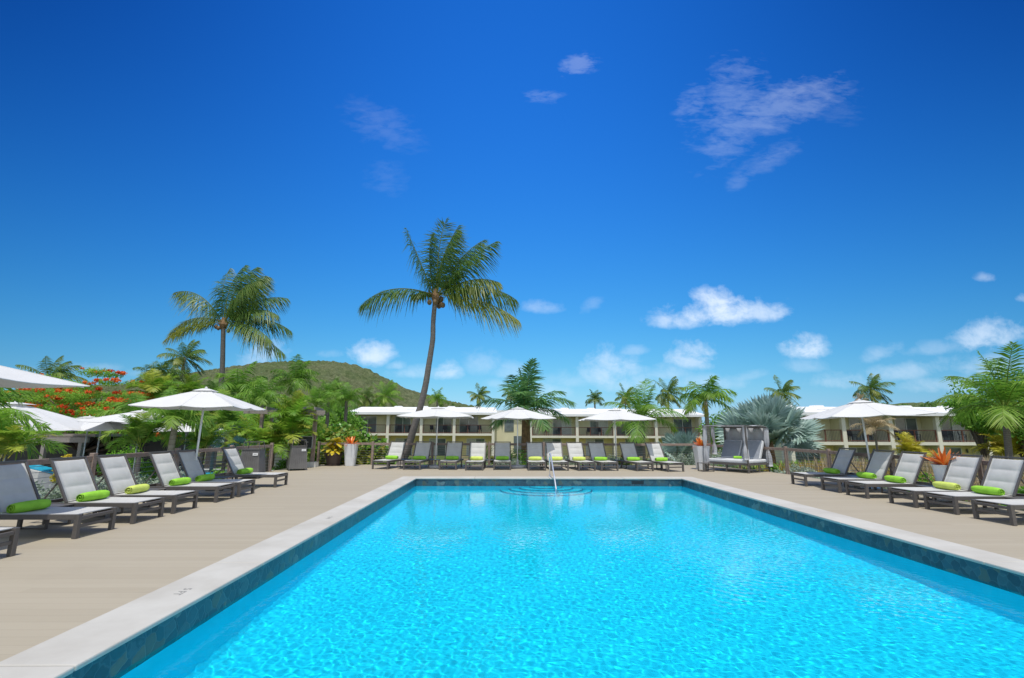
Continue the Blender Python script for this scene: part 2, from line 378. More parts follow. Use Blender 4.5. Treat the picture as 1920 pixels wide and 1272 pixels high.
# deck: four planked sheets round the pool, one mesh
def deck():
    m = MB(); t = .22
    ox0, ox1, oy0, oy1 = PX0-CW, PX1+CW, PY0-CW, PY1+CW
    def slab(x0, x1, y0, y1): m.box(((x0+x1)/2, (y0+y1)/2, -t/2), (x1-x0, y1-y0, t))
    slab(DX0, ox0, DY0, DY1); slab(ox1, DX1, DY0, 17.9); slab(ox1, 9.2, 17.9, DY1); slab(ox0, ox1, oy1, DY1); slab(ox0, ox1, DY0, oy0)
    # cut corner behind the daybed
    m.add([(9.2, 17.9, 0), (DX1, 17.9, 0), (9.2, DY1, 0), (9.2, 17.9, -t), (DX1, 17.9, -t), (9.2, DY1, -t)], [(0, 1, 2), (5, 4, 3), (1, 4, 5, 2)])
    tag(m.build('pool_deck', M_DECK), kind='structure')
deck()
def pool():
    rng = random.Random(2)
    m = MB(); z0, z1 = -.036, .006   # coping slabs, nose 2.5 cm over the tile
    def run(x0, y0, x1, y1, along):
        L_ = (x1-x0) if along == 'x' else (y1-y0); k = max(1, round(L_/2.4)); 
        for i in range(k):
            a = i/k; b = (i+1)/k; g = .006
            if along == 'x': m.box((x0+(a+b)/2*L_, (y0+y1)/2, (z0+z1)/2), (L_/k-g, y1-y0, z1-z0))
            else: m.box(((x0+x1)/2, y0+(a+b)/2*L_, (z0+z1)/2), (x1-x0, L_/k-g, z1-z0))
    n = .02
    run(PX0-CW, PY0, PX0+n, PY1-n, 'y'); run(PX1-n, PY0, PX1+CW, PY1-n, 'y')
    run(PX0-CW, PY1-n, PX1+CW, PY1+CW, 'x'); run(PX0-CW, PY0-CW, PX1+CW, PY0, 'x')
    tag(m.build('pool_coping', M_COP, bevel=.012), kind='structure')
    m = MB(); w = .14; zt, zb = z0, -.34
    m.box((PX0-w/2, (PY0+PY1)/2, (zt+zb)/2), (w, PY1-PY0+2*w, zt-zb)); m.box((PX1+w/2, (PY0+PY1)/2, (zt+zb)/2), (w, PY1-PY0+2*w, zt-zb))
    m.box(((PX0+PX1)/2, PY1+w/2, (zt+zb)/2), (PX1-PX0, w, zt-zb)); m.box(((PX0+PX1)/2, PY0-w/2, (zt+zb)/2), (PX1-PX0, w, zt-zb))
    tag(m.build('waterline_tile', M_TILE), kind='structure')
    # basin, 4 mm behind the tile face, with a cove at the floor
    m = MB(); g = .004
    x0, x1, y0, y1 = PX0-g, PX1+g, PY0-g, PY1+g
    prof = [(0, -.30), (0, PD+.15), (.044, PD+.044), (.15, PD)]
    rings = [[(x0+d, y0+d, z), (x1-d, y0+d, z), (x1-d, y1-d, z), (x0+d, y1-d, z)] for d, z in prof]
    vs = [p for r_ in rings for p in r_]; fs = []
    for i in range(3):
        for k in range(4): fs.append((i*4+k, (i+1)*4+k, (i+1)*4+(k+1) % 4, i*4+(k+1) % 4))
    fs.append((12, 13, 14, 15)); m.add(vs, fs)
    basin = tag(m.build('pool_basin', M_PLA), kind='structure'); basin.cycles.is_caustics_receiver = True
    # curved entry steps in the far wall
    m = MB(); e = MB(); cx = 1.36; 
    for k, (rad, z) in enumerate(((.55, -.45), (.88, -.70), (1.2, -.95), (1.5, -1.2))):
        prof_ = [(cx+rad*math.cos(PI+PI*i/28), PY1-.004+rad*.85*math.sin(PI+PI*i/28)) for i in range(29)]
        vs = [(x, y, z) for x, y in prof_]+[(x, y, PD) for x, y in prof_]; n_ = 29
        m.add(vs, [tuple(range(n_))]+[(i, i+n_, i+1+n_, i+1) for i in range(n_-1)])
        pin = [(cx+(rad-.05)*math.cos(PI+PI*i/28), PY1-.004+(rad-.05)*.85*math.sin(PI+PI*i/28)) for i in range(29)]
        vs = [(x, y, z+.004) for x, y in prof_]+[(x, y, z+.004) for x, y in pin]+[(x, y-.004, z+.004) for x, y in prof_]+[(x, y-.004, z-.05) for x, y in prof_]
        e.add(vs, [(i, i+1, n_+i+1, n_+i) for i in range(n_-1)]+[(2*n_+i, 3*n_+i, 3*n_+i+1, 2*n_+i+1) for i in range(n_-1)])
    st = tag(m.build('pool_steps', M_PLA), kind='structure'); st.cycles.is_caustics_receiver = True
    tag(e.build('step_edge_tile', plain('blue_step_tile', (.05, .25, .42), .3)), kind='structure')
    # water surface with real wavelets
    nx, ny = 700, 960
    xs = np.linspace(PX0-.002, PX1+.002, nx); ys = np.concatenate([[PY0-.002, -1.0, 1.0], np.linspace(2.6, 8.5, 560), np.linspace(8.53, PY1+.002, ny-563)])
    X, Y = np.meshgrid(xs, ys); Z = np.zeros_like(X); rr = np.random.RandomState(5)
    for i in range(110):
        lam = math.exp(rr.uniform(math.log(.05), math.log(.19))); th = rr.normal(0.9, .9); k = 2*PI/lam
        Z += WAVE*lam**1.05*np.sin(k*(X*math.cos(th)+Y*math.sin(th))+rr.uniform(0, 6.28))
    V = np.stack([X, Y, WZ+Z], -1).reshape(-1, 3)
    I = np.arange(nx*ny).reshape(ny, nx); F = np.stack([I[:-1, :-1], I[:-1, 1:], I[1:, 1:], I[1:, :-1]], -1).reshape(-1, 4)
    w_ = np_mesh('pool_water', V, F, M_WAT, smooth=True); tag(w_, kind='structure'); w_.cycles.is_caustics_caster = True
WAVE = .00042
pool()
# ------------------------------------------------------------------ foliage builders
def nrm(a): return a/np.maximum(np.linalg.norm(a, axis=-1, keepdims=True), 1e-9)
class Leaves:
    """collects quads (n,4,3) with a per-vertex tint"""
    def __init__(s): s.V = []; s.T = []; s.F = []; s.k = 0
    def grid(s, V, T, F):
        s.V.append(V.reshape(-1, 3)); s.T.append(T.reshape(-1)); s.F.append(F+s.k); s.k += s.V[-1].shape[0]
    def strips(s, P, D, S, L, w, G, prof=((0, .5), (.45, 1.0), (1, .06)), tint=0.0, tipt=0.0):
        """ribbons: base P, direction D, width direction S, length L, width w, bend G"""
        n = len(P); L = np.broadcast_to(np.asarray(L, float).reshape(-1, 1), (n, 1)); w = np.broadcast_to(np.asarray(w, float).reshape(-1, 1), (n, 1))
        m = len(prof); V = np.empty((n, m, 2, 3)); T = np.empty((n, m, 2))
        tint = np.broadcast_to(np.asarray(tint, float), (n,))
        for i, (t, k) in enumerate(prof):
            c = P+D*L*t+G*L*t*t
            V[:, i, 0] = c-S*w*k/2; V[:, i, 1] = c+S*w*k/2; T[:, i, :] = (tint+tipt*t)[:, None]
        b = (np.arange(n)*m*2)[:, None]
        F = np.concatenate([b+np.array([[2*i, 2*i+1, 2*i+3, 2*i+2]]) for i in range(m-1)], 0)
        s.grid(V, T, F)
    def quads(s, C, U, W, T):
        n = len(C); V = np.stack([C-U, C-W, C+U, C+W], 1); F = np.arange(n*4).reshape(n, 4)
        s.grid(V, np.repeat(np.asarray(T)[:, None], 4, 1), F)
    def tube(s, pts, r0, r1, tint=0.0):
        pts = np.asarray(pts); n = len(pts); m = 4
        t = nrm(np.gradient(pts, axis=0)); a = nrm(np.cross(t, [.13, .21, 1.0])+1e-6); b = np.cross(t, a)
        r = np.linspace(r0, r1, n)[:, None]
        V = np.stack([pts+(a*math.cos(2*PI*k/m)+b*math.sin(2*PI*k/m))*r for k in range(m)], 1)
        I = np.arange(n*m).reshape(n, m)
        F = np.concatenate([np.stack([I[:-1, k], I[:-1, (k+1) % m], I[1:, (k+1) % m], I[1:, k]], -1) for k in range(m)], 0)
        s.grid(V, np.full((n, m), tint), F)
    def mesh(s, name, m, parent=None):
        return np_mesh(name, np.concatenate(s.V), np.concatenate(s.F), m, parent, np.concatenate(s.T))

def frond(lv, rs, base, az, el, L, droop, wind=(0, 0, 0), nl=46, ll=.75, lw=.04, vee=.35, hang=.35, fluffy=0.0, yel=0.0, fwd=.45, rib=.022, lwind=.5, bare=.12, dead=0.0, rag=0.0):
    ns = 16; d = np.array([math.cos(el)*math.cos(az), math.cos(el)*math.sin(az), math.sin(el)]); p = np.array(base, float); pts = [p.copy()]
    wind = np.array(wind, float)
    for i in range(ns):
        t = (i+.5)/ns
        d = d+np.array([0, 0, -1.0])*droop*(.35+1.3*t)/ns+wind*(t*1.6)/ns; d /= np.linalg.norm(d); p = p+d*L/ns; pts.append(p.copy())
    pts = np.array(pts); lv.tube(pts, rib, rib*.25, 1.0 if yel > .35 else .45)
    ts = np.linspace(bare, .99, nl); ts = np.repeat(ts, 2)+rs.uniform(-.008, .008, nl*2)
    side = np.tile([1.0, -1.0], nl)
    x = np.clip(ts, 0, .999)*ns; i0 = x.astype(int); fr = (x-i0)[:, None]
    P = pts[i0]*(1-fr)+pts[i0+1]*fr
    T = nrm(np.gradient(pts, axis=0)); T = nrm(T[i0]*(1-fr)+T[i0+1]*fr)
    sv = np.cross(T, [0, 0, 1.0])
    hv = np.array([-math.sin(az), math.cos(az), 0]); sv = np.where(np.linalg.norm(sv, axis=1, keepdims=True) < .25, -hv, sv); sv = nrm(sv)
    sv = np.where((sv@(-hv))[:, None] < 0, -sv, sv)
    up = nrm(np.cross(sv, T)); up = np.where(up[:, 2:3] < 0, up, up)
    k = fwd+.9*ts[:, None]**3
    v = vee+rs.normal(0, .12, (nl*2, 1))+fluffy*rs.uniform(-1, 1, (nl*2, 1))
    D = nrm(T*k+sv*side[:, None]+up*v+np.array([0, 0, -hang])+wind*lwind+rs.normal(0, .05+rag, (nl*2, 3)))
    Ll = L*ll*.28*np.clip(np.sin(PI*np.clip((ts-bare+.10)/(1.09-bare), 0, 1))**.55, .25, 1)*rs.uniform(.88, 1.1, nl*2)*np.where(rs.rand(nl*2) < rag*.8, rs.uniform(.2, .6, nl*2), 1.0)
    W = nrm(T-(T*D).sum(1, keepdims=True)*D)
    G = np.array([0, 0, -1.0])*(hang*.9+.15)*rs.uniform(.5, 1.2, (nl*2, 1))+wind*lwind*.5
    tint = np.clip(yel*(.35+.9*ts)+rs.normal(0, .10, nl*2)*(.4+yel)+dead, 0, 1)
    lv.strips(P, D, W, Ll, lw*rs.uniform(.8, 1.15, nl*2), G, tint=tint, tipt=.18)

def crown(name, m, parent, kind, seed, at_=(0, 0, 0)):
    """crown of unit size (fronds about 1 m long) - scale the object"""
    rs = np.random.RandomState(seed); lv = Leaves()
    if kind == 'coco':       # wind-blown coconut
        for i in range(17):
            az = i*2.39996+rs.normal(0, .2); q = i/16; el = R(78-110*q+rs.normal(0, 6))
            frond(lv, rs, at_, az, el, 1*rs.uniform(.85, 1.1), 1.0+.5*q, (.75, .1, 0), 34, 1.15, .026, .1, .5, 0, .1+.5*q*rs.rand(), .6, .012, .6)
    elif kind == 'royal':
        for i in range(15):
            az = i*2.39996+rs.normal(0, .15); q = i/14; el = R(82-68*q+rs.normal(0, 5))
            frond(lv, rs, at_, az, el, rs.uniform(.85, 1.05), 1.7+.5*q, (.3, 0, 0), 36, 1.25, .026, .1, .35, .55, .05+.3*q*rs.rand(), .4, .012, .4, .16)
    elif kind == 'stiff':    # tall feather palm with stiff blue-green leaflets
        for i in range(16):
            az = i*2.39996+rs.normal(0, .15); q = i/15; el = R(84-78*q+rs.normal(0, 4))
            frond(lv, rs, at_, az, el, rs.uniform(.85, 1.1), 1.0+.45*q, (.12, 0, 0), 52, 1.3, .024, .15, .22, .3, .02+.15*q, .55, .012, .2, .12)
    elif kind == 'areca':    # clump of arching stems from the ground
        for i in range(26):
            az = rs.uniform(0, 6.28); q = rs.rand(); el = R(84-42*q); b = np.array([math.cos(az), math.sin(az), 0])*rs.uniform(0, .12)
            frond(lv, rs, b+np.array([0, 0, rs.uniform(0, .35)]), az, el, rs.uniform(.7, 1.05), 1.3+.9*q, (.15, 0, 0), 26, 1.3, .03, .35, .12, .25, rs.choice([.0, .15, .5], p=[.5, .3, .2]), .5, .010, .2, .25)
    elif kind == 'open':     # young spreading palm, big open fronds
        for i in range(15):
            az = i*2.39996+rs.normal(0, .2); q = i/14; el = R(80-62*q+rs.normal(0, 5))
            frond(lv, rs, at_, az, el, rs.uniform(.8, 1.1), 1.0+1.0*q, (.15, 0, 0), 44, 1.2, .018, .25, .3, .15, .05+.35*q*rs.rand(), .6, .010, .2, .2)
    return lv.mesh(name, m, parent)

def fan_palm(parent, m, seed, n=18, size=1.0, z0=0.3):
    """silver fan palm: each leaf a pleated disc of pointed blades on a stout stalk"""
    rs = np.random.RandomState(seed); lv = Leaves(); st = Leaves()
    for i in range(n):
        az = i*2.39996+rs.normal(0, .2); q = (i+.5)/n; el = R(78-66*q+rs.normal(0, 5))
        d = np.array([math.cos(el)*math.cos(az), math.cos(el)*math.sin(az), math.sin(el)])
        Lp = size*rs.uniform(.85, 1.15)*(.75+.3*q); base = np.array([0, 0, z0+.25*(1-q)])
        mid = base+d*Lp*.55; end = base+d*Lp+np.array([0, 0, -.10*Lp])
        st.tube(np.array([base, mid, end]), .035*size, .022*size, 0)
        # fan plane: T outward, sv sideways, pleats fan over about 290 degrees
        T = nrm(d+np.array([0, 0, -.15])); sv = nrm(np.cross(T, [0, 0, 1.0])+1e-6); up = np.cross(sv, T)
        tw = rs.normal(0, .8); sv2 = sv*math.cos(tw)+up*math.sin(tw); up2 = np.cross(sv2, T)
        nb = 44; a = np.linspace(-R(142), R(142), nb); rad = size*rs.uniform(.82, 1.0)*(.78+.22*np.cos(a*.6))
        T = nrm(T+np.array([0, -.25, .15])*rs.uniform(0, 1.2)); D = nrm(T*np.cos(a)[:, None]+sv2*np.sin(a)[:, None]+up2*(.20+.16*np.cos(a))[:, None]+rs.normal(0, .02, (nb, 3)))
        pl = np.where(np.arange(nb) % 2, 1, -1)[:, None]
        S = nrm(np.cross(D, np.broadcast_to(up2, D.shape))+up2*pl*.55)
        w = rad*.104
        lv.strips(np.broadcast_to(end, D.shape)-D*.02, D, S, rad, w, np.array([0, 0, -.10])+up2*(-.06), prof=((0, .12), (.5, 1.0), (.72, .75), (1, .05)), tint=rs.uniform(0, .5)+rs.normal(0, .08, nb))
    lv.mesh('fan_leaf', m, parent); st.mesh('leaf_stalk', M_STALK, parent)

def cloud(lv, rs, centres, radii, n, size, aspect=.5, flat=1.0, tint=(0, .3), out=.5, shell=.45):
    """n leaves spread over the clumps"""
    centres = np.asarray(centres, float); radii = np.asarray(radii, float)
    k = rs.choice(len(centres), n, p=radii**2/np.sum(radii**2))
    dirn = nrm(rs.normal(0, 1, (n, 3))); r = radii[k]*(shell+(1-shell)*rs.rand(n)**.5)*rs.uniform(.75, 1.15, n)
    C = centres[k]+dirn*r[:, None]*np.array([1, 1, flat])
    N = nrm(dirn*out+rs.normal(0, .6, (n, 3))+np.array([0, 0, .45]))
    U = nrm(np.cross(N, rs.normal(0, 1, (n, 3)))); W = np.cross(N, U)
    s = (size*rs.uniform(.6, 1.3, n))[:, None]
    tt = rs.uniform(tint[0], tint[1], len(centres))[k]+rs.normal(0, .08, n)
    lv.quads(C, U*s/2+N*0, W*s*aspect/2, tt)

def clumps(rs, r, m, zlo=0.15, rad=.38, flat=1.0):
    """m clump centres filling an ellipsoid with half sizes r standing on the ground"""
    c = []; rr = []
    for i in range(m):
        d = rs.normal(0, 1, 3); d /= np.linalg.norm(d); d *= rs.uniform(.35, .8)
        z = r[2]*(1+d[2]*.85)
        c.append((d[0]*r[0], d[1]*r[1], max(z, zlo*r[2]))); rr.append(rad*min(r[0], r[2])*rs.uniform(.6, 1.25))
    return c, rr

def shrub(name, label, cat, loc, r, n, size, m, mstem, seed=0, m_cl=14, aspect=.5, group=None, tint=(0, .4), blossom=None, flat=1.0, rad=.42, stem=True, bl_n=60, bl_size=.09):
    rs = np.random.RandomState(seed)
    root = thing(name, loc, label, cat, group)
    c, rr = clumps(rs, r, m_cl, rad=rad, flat=flat)
    lv = Leaves(); cloud(lv, rs, c, rr, n, size, aspect, flat, tint)
    lv.mesh('foliage', m, root)
    if stem:
        st = MB()
        for cc in c[:9]:
            b = (cc[0]*.12, cc[1]*.12, 0); mid = (cc[0]*.55, cc[1]*.55, cc[2]*.5)
            st.tube([b, mid, (cc[0], cc[1], max(cc[2]-.05, .1))], [.035, .022, .008], 5)
        st.build('stem', mstem, root, smooth=True)
    if blossom:
        lv = Leaves(); C = []; q = []
        for i in range(bl_n):
            k = rs.randint(len(c)); d = nrm(rs.normal(0, 1, 3)+np.array([0, -.6, .7])); C.append(np.array(c[k])+d*rr[k]*1.02*np.array([1, 1, flat])); q.append(bl_size*rs.uniform(.7, 1.6))
        cloud(lv, rs, C, q, bl_n*26, bl_size*.8, .8, .7, (0, 1), .3, .1)
        lv.mesh('blossom', blossom, root)
    return root

def broad_tree(label, loc, h, w, m, mt, seed, n=5200, size=.3, group=None, name='broadleaf_tree', tint=(0, .5), crownbase=.35, flat=.8, m_cl=22):
    rs = np.random.RandomState(seed); root = thing(name, loc, label, 'tree', group)
    cz = h*(1+crownbase)/2; rz = h*(1-crownbase)/2; c = []; rr = []
    for i in range(m_cl):
        d = nrm(rs.normal(0, 1, 3))*rs.uniform(.3, .85); c.append((d[0]*w/2, d[1]*w/2, cz+d[2]*rz)); rr.append(min(w/2, rz)*rs.uniform(.28, .5))
    lv = Leaves(); cloud(lv, rs, c, rr, n, size, .55, flat, tint); lv.mesh('crown', m, root)
    st = MB(); st.tube([(0, 0, 0), (.05*w, 0, h*.25), (0, .02*w, cz*.8)], [h*.03, h*.022, h*.014], 7)
    for cc in c[:9]:
        st.tube([(0, 0, h*.22), (cc[0]*.5, cc[1]*.5, (h*.22+cc[2])/2+.1), cc], [h*.014, h*.01, h*.004], 5)
    st.build('trunk', mt, root, smooth=True); return root

# ------------------------------------------------------------------ foliage materials
M_COCO = leaf('coconut_leaf', (.03, .12, .022), (.075, .21, .035), (.42, .42, .07), .42, .45, .5, 2.5)
M_ROYAL = leaf('royal_palm_leaf', (.065, .22, .02), (.17, .40, .04), (.45, .50, .09), .45, .5, .4, 3)
M_STIFF = leaf('blue_green_palm_leaf', (.05, .20, .08), (.11, .33, .11), (.42, .46, .10), .42, .4, .5, 3)
M_ARECA = leaf('clump_palm_leaf', (.09, .27, .022), (.22, .46, .04), (.55, .52, .08), .48, .5, .4, 3)
M_FAN = leaf('silver_fan_leaf', (.24, .37, .31), (.34, .47, .41), (.50, .62, .58), .2, .5, .4, 2)
M_YPALM = leaf('yellow_palm_leaf', (.38, .36, .02), (.52, .50, .03), (.60, .45, .10), .35, .5, .3, 3)
M_SEA = leaf('sea_grape_leaf', (.08, .26, .02), (.19, .42, .05), (.62, .32, .08), .42, .4, .5, 4)
M_GREEN = leaf('garden_shrub_leaf', (.08, .24, .022), (.20, .43, .04), (.34, .55, .08), .45, .5, .4, 2)
M_DARKG = leaf('tree_leaf', (.04, .12, .02), (.10, .24, .04), (.20, .34, .06), .4, .5, .4, 1.5)
M_SILV = leaf('silver_shrub_leaf', (.27, .34, .26), (.44, .51, .41), (.15, .24, .11), .25, .6, .3, 3)
M_FLAM = leaf('flame_tree_leaf', (.07, .26, .02), (.20, .46, .04), (.36, .56, .07), .48, .5, .3, 2)
M_RED = leaf('red_blossom', (.60, .03, .012), (.75, .10, .02), (.80, .22, .03), .3, .6, .3, 5)
M_ORANGE = leaf('orange_bromeliad', (.66, .09, .015), (.80, .19, .03), (.85, .36, .06), .25, .4, .5, 6)
M_ORB = leaf('burnt_orange_bromeliad', (.55, .12, .02), (.70, .20, .03), (.80, .32, .08), .25, .4, .5, 6)
M_CROT = leaf('yellow_croton_leaf', (.62, .45, .02), (.78, .62, .05), (.40, .42, .05), .3, .4, .5, 6)
M_TANG = leaf('tan_fountain_grass', (.34, .26, .13), (.48, .39, .22), (.56, .47, .32), .3, .7, .2, 2)
M_ORG = leaf('rusty_grass', (.40, .22, .06), (.50, .30, .10), (.25, .30, .05), .3, .7, .2, 2)
M_STALK = plain('palm_stalk', (.22, .30, .14), .5)
M_YEL = leaf('yellow_flower', (.70, .50, .02), (.80, .62, .03), (.70, .30, .02), .3, .6, .2, 5)
def bark(name, a, b, rings=14):
    M = Mat(name); co = M.co(); sp = M.n('ShaderNodeSeparateXYZ'); M.L.new(co, sp.inputs[0])
    w = M.math('FRACT', M.math('ADD', M.math('MULTIPLY', sp.outputs[2], rings), M.math('MULTIPLY', M.noise(co, 5, 3), 1.4)))
    f = M.noise(co, 7, 6, .7)
    c = M.mix(.45, M.ramp(f, [(.3, a), (.7, b)]), M.ramp(w, [(0, tuple(x*.45 for x in a)), (.25, a), (1, b)]))
    M.bump(M.math('ADD', w, M.math('MULTIPLY', f, .6)), .7, .02)
    return M.set(col=c, rough=.85, spec=.2)
M_TRUNK = bark('palm_trunk', (.15, .13, .115), (.27, .245, .22)); M_GTRUNK = bark('grey_palm_trunk', (.24, .22, .18), (.36, .33, .28), 6)
M_BARK = plain('tree_bark', (.13, .10, .075), .85, var=.35, bump=.6, bscale=20)
M_SHAFT = plain('green_crownshaft', (.12, .24, .05), .5)
M_NUT = plain('coconut_husk', (.16, .10, .04), .6, var=.4)
M_FIBRE = plain('palm_fibre', (.22, .13, .06), .9, var=.4, bump=.6, bscale=25)

def palm(label, base, top, size, kind, m, seed, group=None, name='palm_tree', r0=.16, r1=.10, mt=None, shaft=False, bend=0.0, rot=0.0, name2='crown', cscale=None):
    """base and top of the trunk in world space; crown object scaled to size"""
    root = thing(name, base, label, 'palm tree', group); base = Vector(base); d = Vector(top)-base
    key = (kind, seed, m.name)
    if key in CROWNS:
        c = CROWNS[key].copy(); link(c, root)
    else:
        c = crown(name2, m, root, kind, seed); CROWNS[key] = c
    c.parent = root; c.location = d; c.scale = (size,)*3; c.rotation_euler = (0, 0, rot)
    pts = []; rr = []
    for i in range(11):
        t = i/10; p = d*t; p.x += bend*math.sin(PI*t)*d.length; pts.append(p); rr.append(r0*(1-t)+r1*t+(.35*r0 if i == 0 else 0))
    mb = MB(); mb.tube(pts, rr, 9); mb.build('trunk', mt or M_TRUNK, root, smooth=True)
    if shaft:
        s = MB(); s.tube([d*.80, d*.86, d*.98, d+Vector((0, 0, .05))], [r1*1.0, r1*1.45, r1*1.1, r1*.5], 9); s.build('crownshaft', M_SHAFT, root, smooth=True)
    return root
CROWNS = {}
GZ = -1.6     # garden level below the deck
# ------------------------------------------------------------------ object materials
M_ALU = plain('taupe_powder_coat', (.105, .095, .088), .42, .0, .08, 4, .08, 90, .5)
M_SLING = None
def mat_sling():
    M = Mat('light_grey_sling'); co = M.co('Object')
    w = M.n('ShaderNodeTexWave', wave_type='BANDS', bands_direction='X'); M.L.new(co, w.inputs['Vector']); w.inputs['Scale'].default_value = 120
    f = M.noise(co, 5, 4); c = M.ramp(f, [(.3, (.56, .555, .535)), (.7, (.64, .635, .61))])
    M.bump(M.math('ADD', w.outputs['Fac'], M.noise(co, 300, 2)), .12, .002)
    M.set(col=c, rough=.8, spec=.2)
    tr = M.n('ShaderNodeBsdfTranslucent'); M.L.new(c, tr.inputs[0]); mx = M.n('ShaderNodeMixShader'); mx.inputs[0].default_value = .18
    M.L.new(M.b.outputs[0], mx.inputs[1]); M.L.new(tr.outputs[0], mx.inputs[2]); M.L.new(mx.outputs[0], M.out.inputs[0]); return M.m
M_SLING = mat_sling()
M_TOWG = plain('lime_towel', (.27, .55, .055), .95, var=.15, bump=.8, bscale=140, spec=.1)
M_TOWY = plain('pale_lime_towel', (.55, .64, .14), .95, var=.12, bump=.8, bscale=140, spec=.1)
def mat_canvas():
    M = Mat('white_canvas'); co = M.co(); f = M.noise(co, 1.3, 4)
    c = M.ramp(f, [(.3, (.70, .70, .69)), (.7, (.77, .77, .76))]); M.bump(M.noise(co, 3, 4), .25, .02); M.set(col=c, rough=.85, spec=.15)
    tr = M.n('ShaderNodeBsdfTranslucent'); M.L.new(c, tr.inputs[0]); mx = M.n('ShaderNodeMixShader'); mx.inputs[0].default_value = .22
    M.L.new(M.b.outputs[0], mx.inputs[1]); M.L.new(tr.outputs[0], mx.inputs[2]); M.L.new(mx.outputs[0], M.out.inputs[0]); return M.m
M_CANVAS = mat_canvas()
M_WMETAL = plain('white_metal', (.72, .73, .73), .35, var=.04, bump=.05)
M_GMETAL = plain('galvanised_pole', (.45, .48, .50), .4, .5, var=.1)
M_CHROME = plain('polished_steel', (.80, .81, .82), .32, .75, var=.03, bump=0)
M_CONC = plain('pale_concrete', (.58, .57, .54), .85, var=.12, bump=.4, bscale=30)
M_WOOD = wood('weathered_brown_wood', (.19, .13, .10), (.37, .29, .24))
M_WOODG = wood('weathered_grey_wood', (.18, .15, .13), (.34, .30, .26))
M_WOODR = wood('red_brown_wood', (.12, .045, .03), (.22, .095, .06))
M_CABLE = plain('steel_cable', (.30, .31, .32), .35, .8, bump=0)
M_BLACK = plain('black_panel', (.012, .013, .018), .35, var=.2)
M_WPOT = plain('white_planter', (.68, .69, .70), .35, var=.05, bump=.1)
M_BPOT = plain('brown_planter', (.07, .048, .042), .5, var=.15)
M_CUSH = plain('light_grey_cushion', (.60, .61, .62), .9, var=.06, bump=.3, bscale=200, spec=.15)
M_CUSHD = plain('slate_cushion', (.26, .28, .31), .9, var=.08, bump=.3, bscale=200, spec=.15)
M_CURT = plain('silver_grey_curtain', (.40, .41, .43), .85, var=.1, bump=.3)
M_SIGN = plain('white_sign', (.75, .75, .73), .5, var=.04)
M_SLAT = plain('charcoal_slat', (.13, .125, .12), .6, var=.25, scale=2, bump=.3)

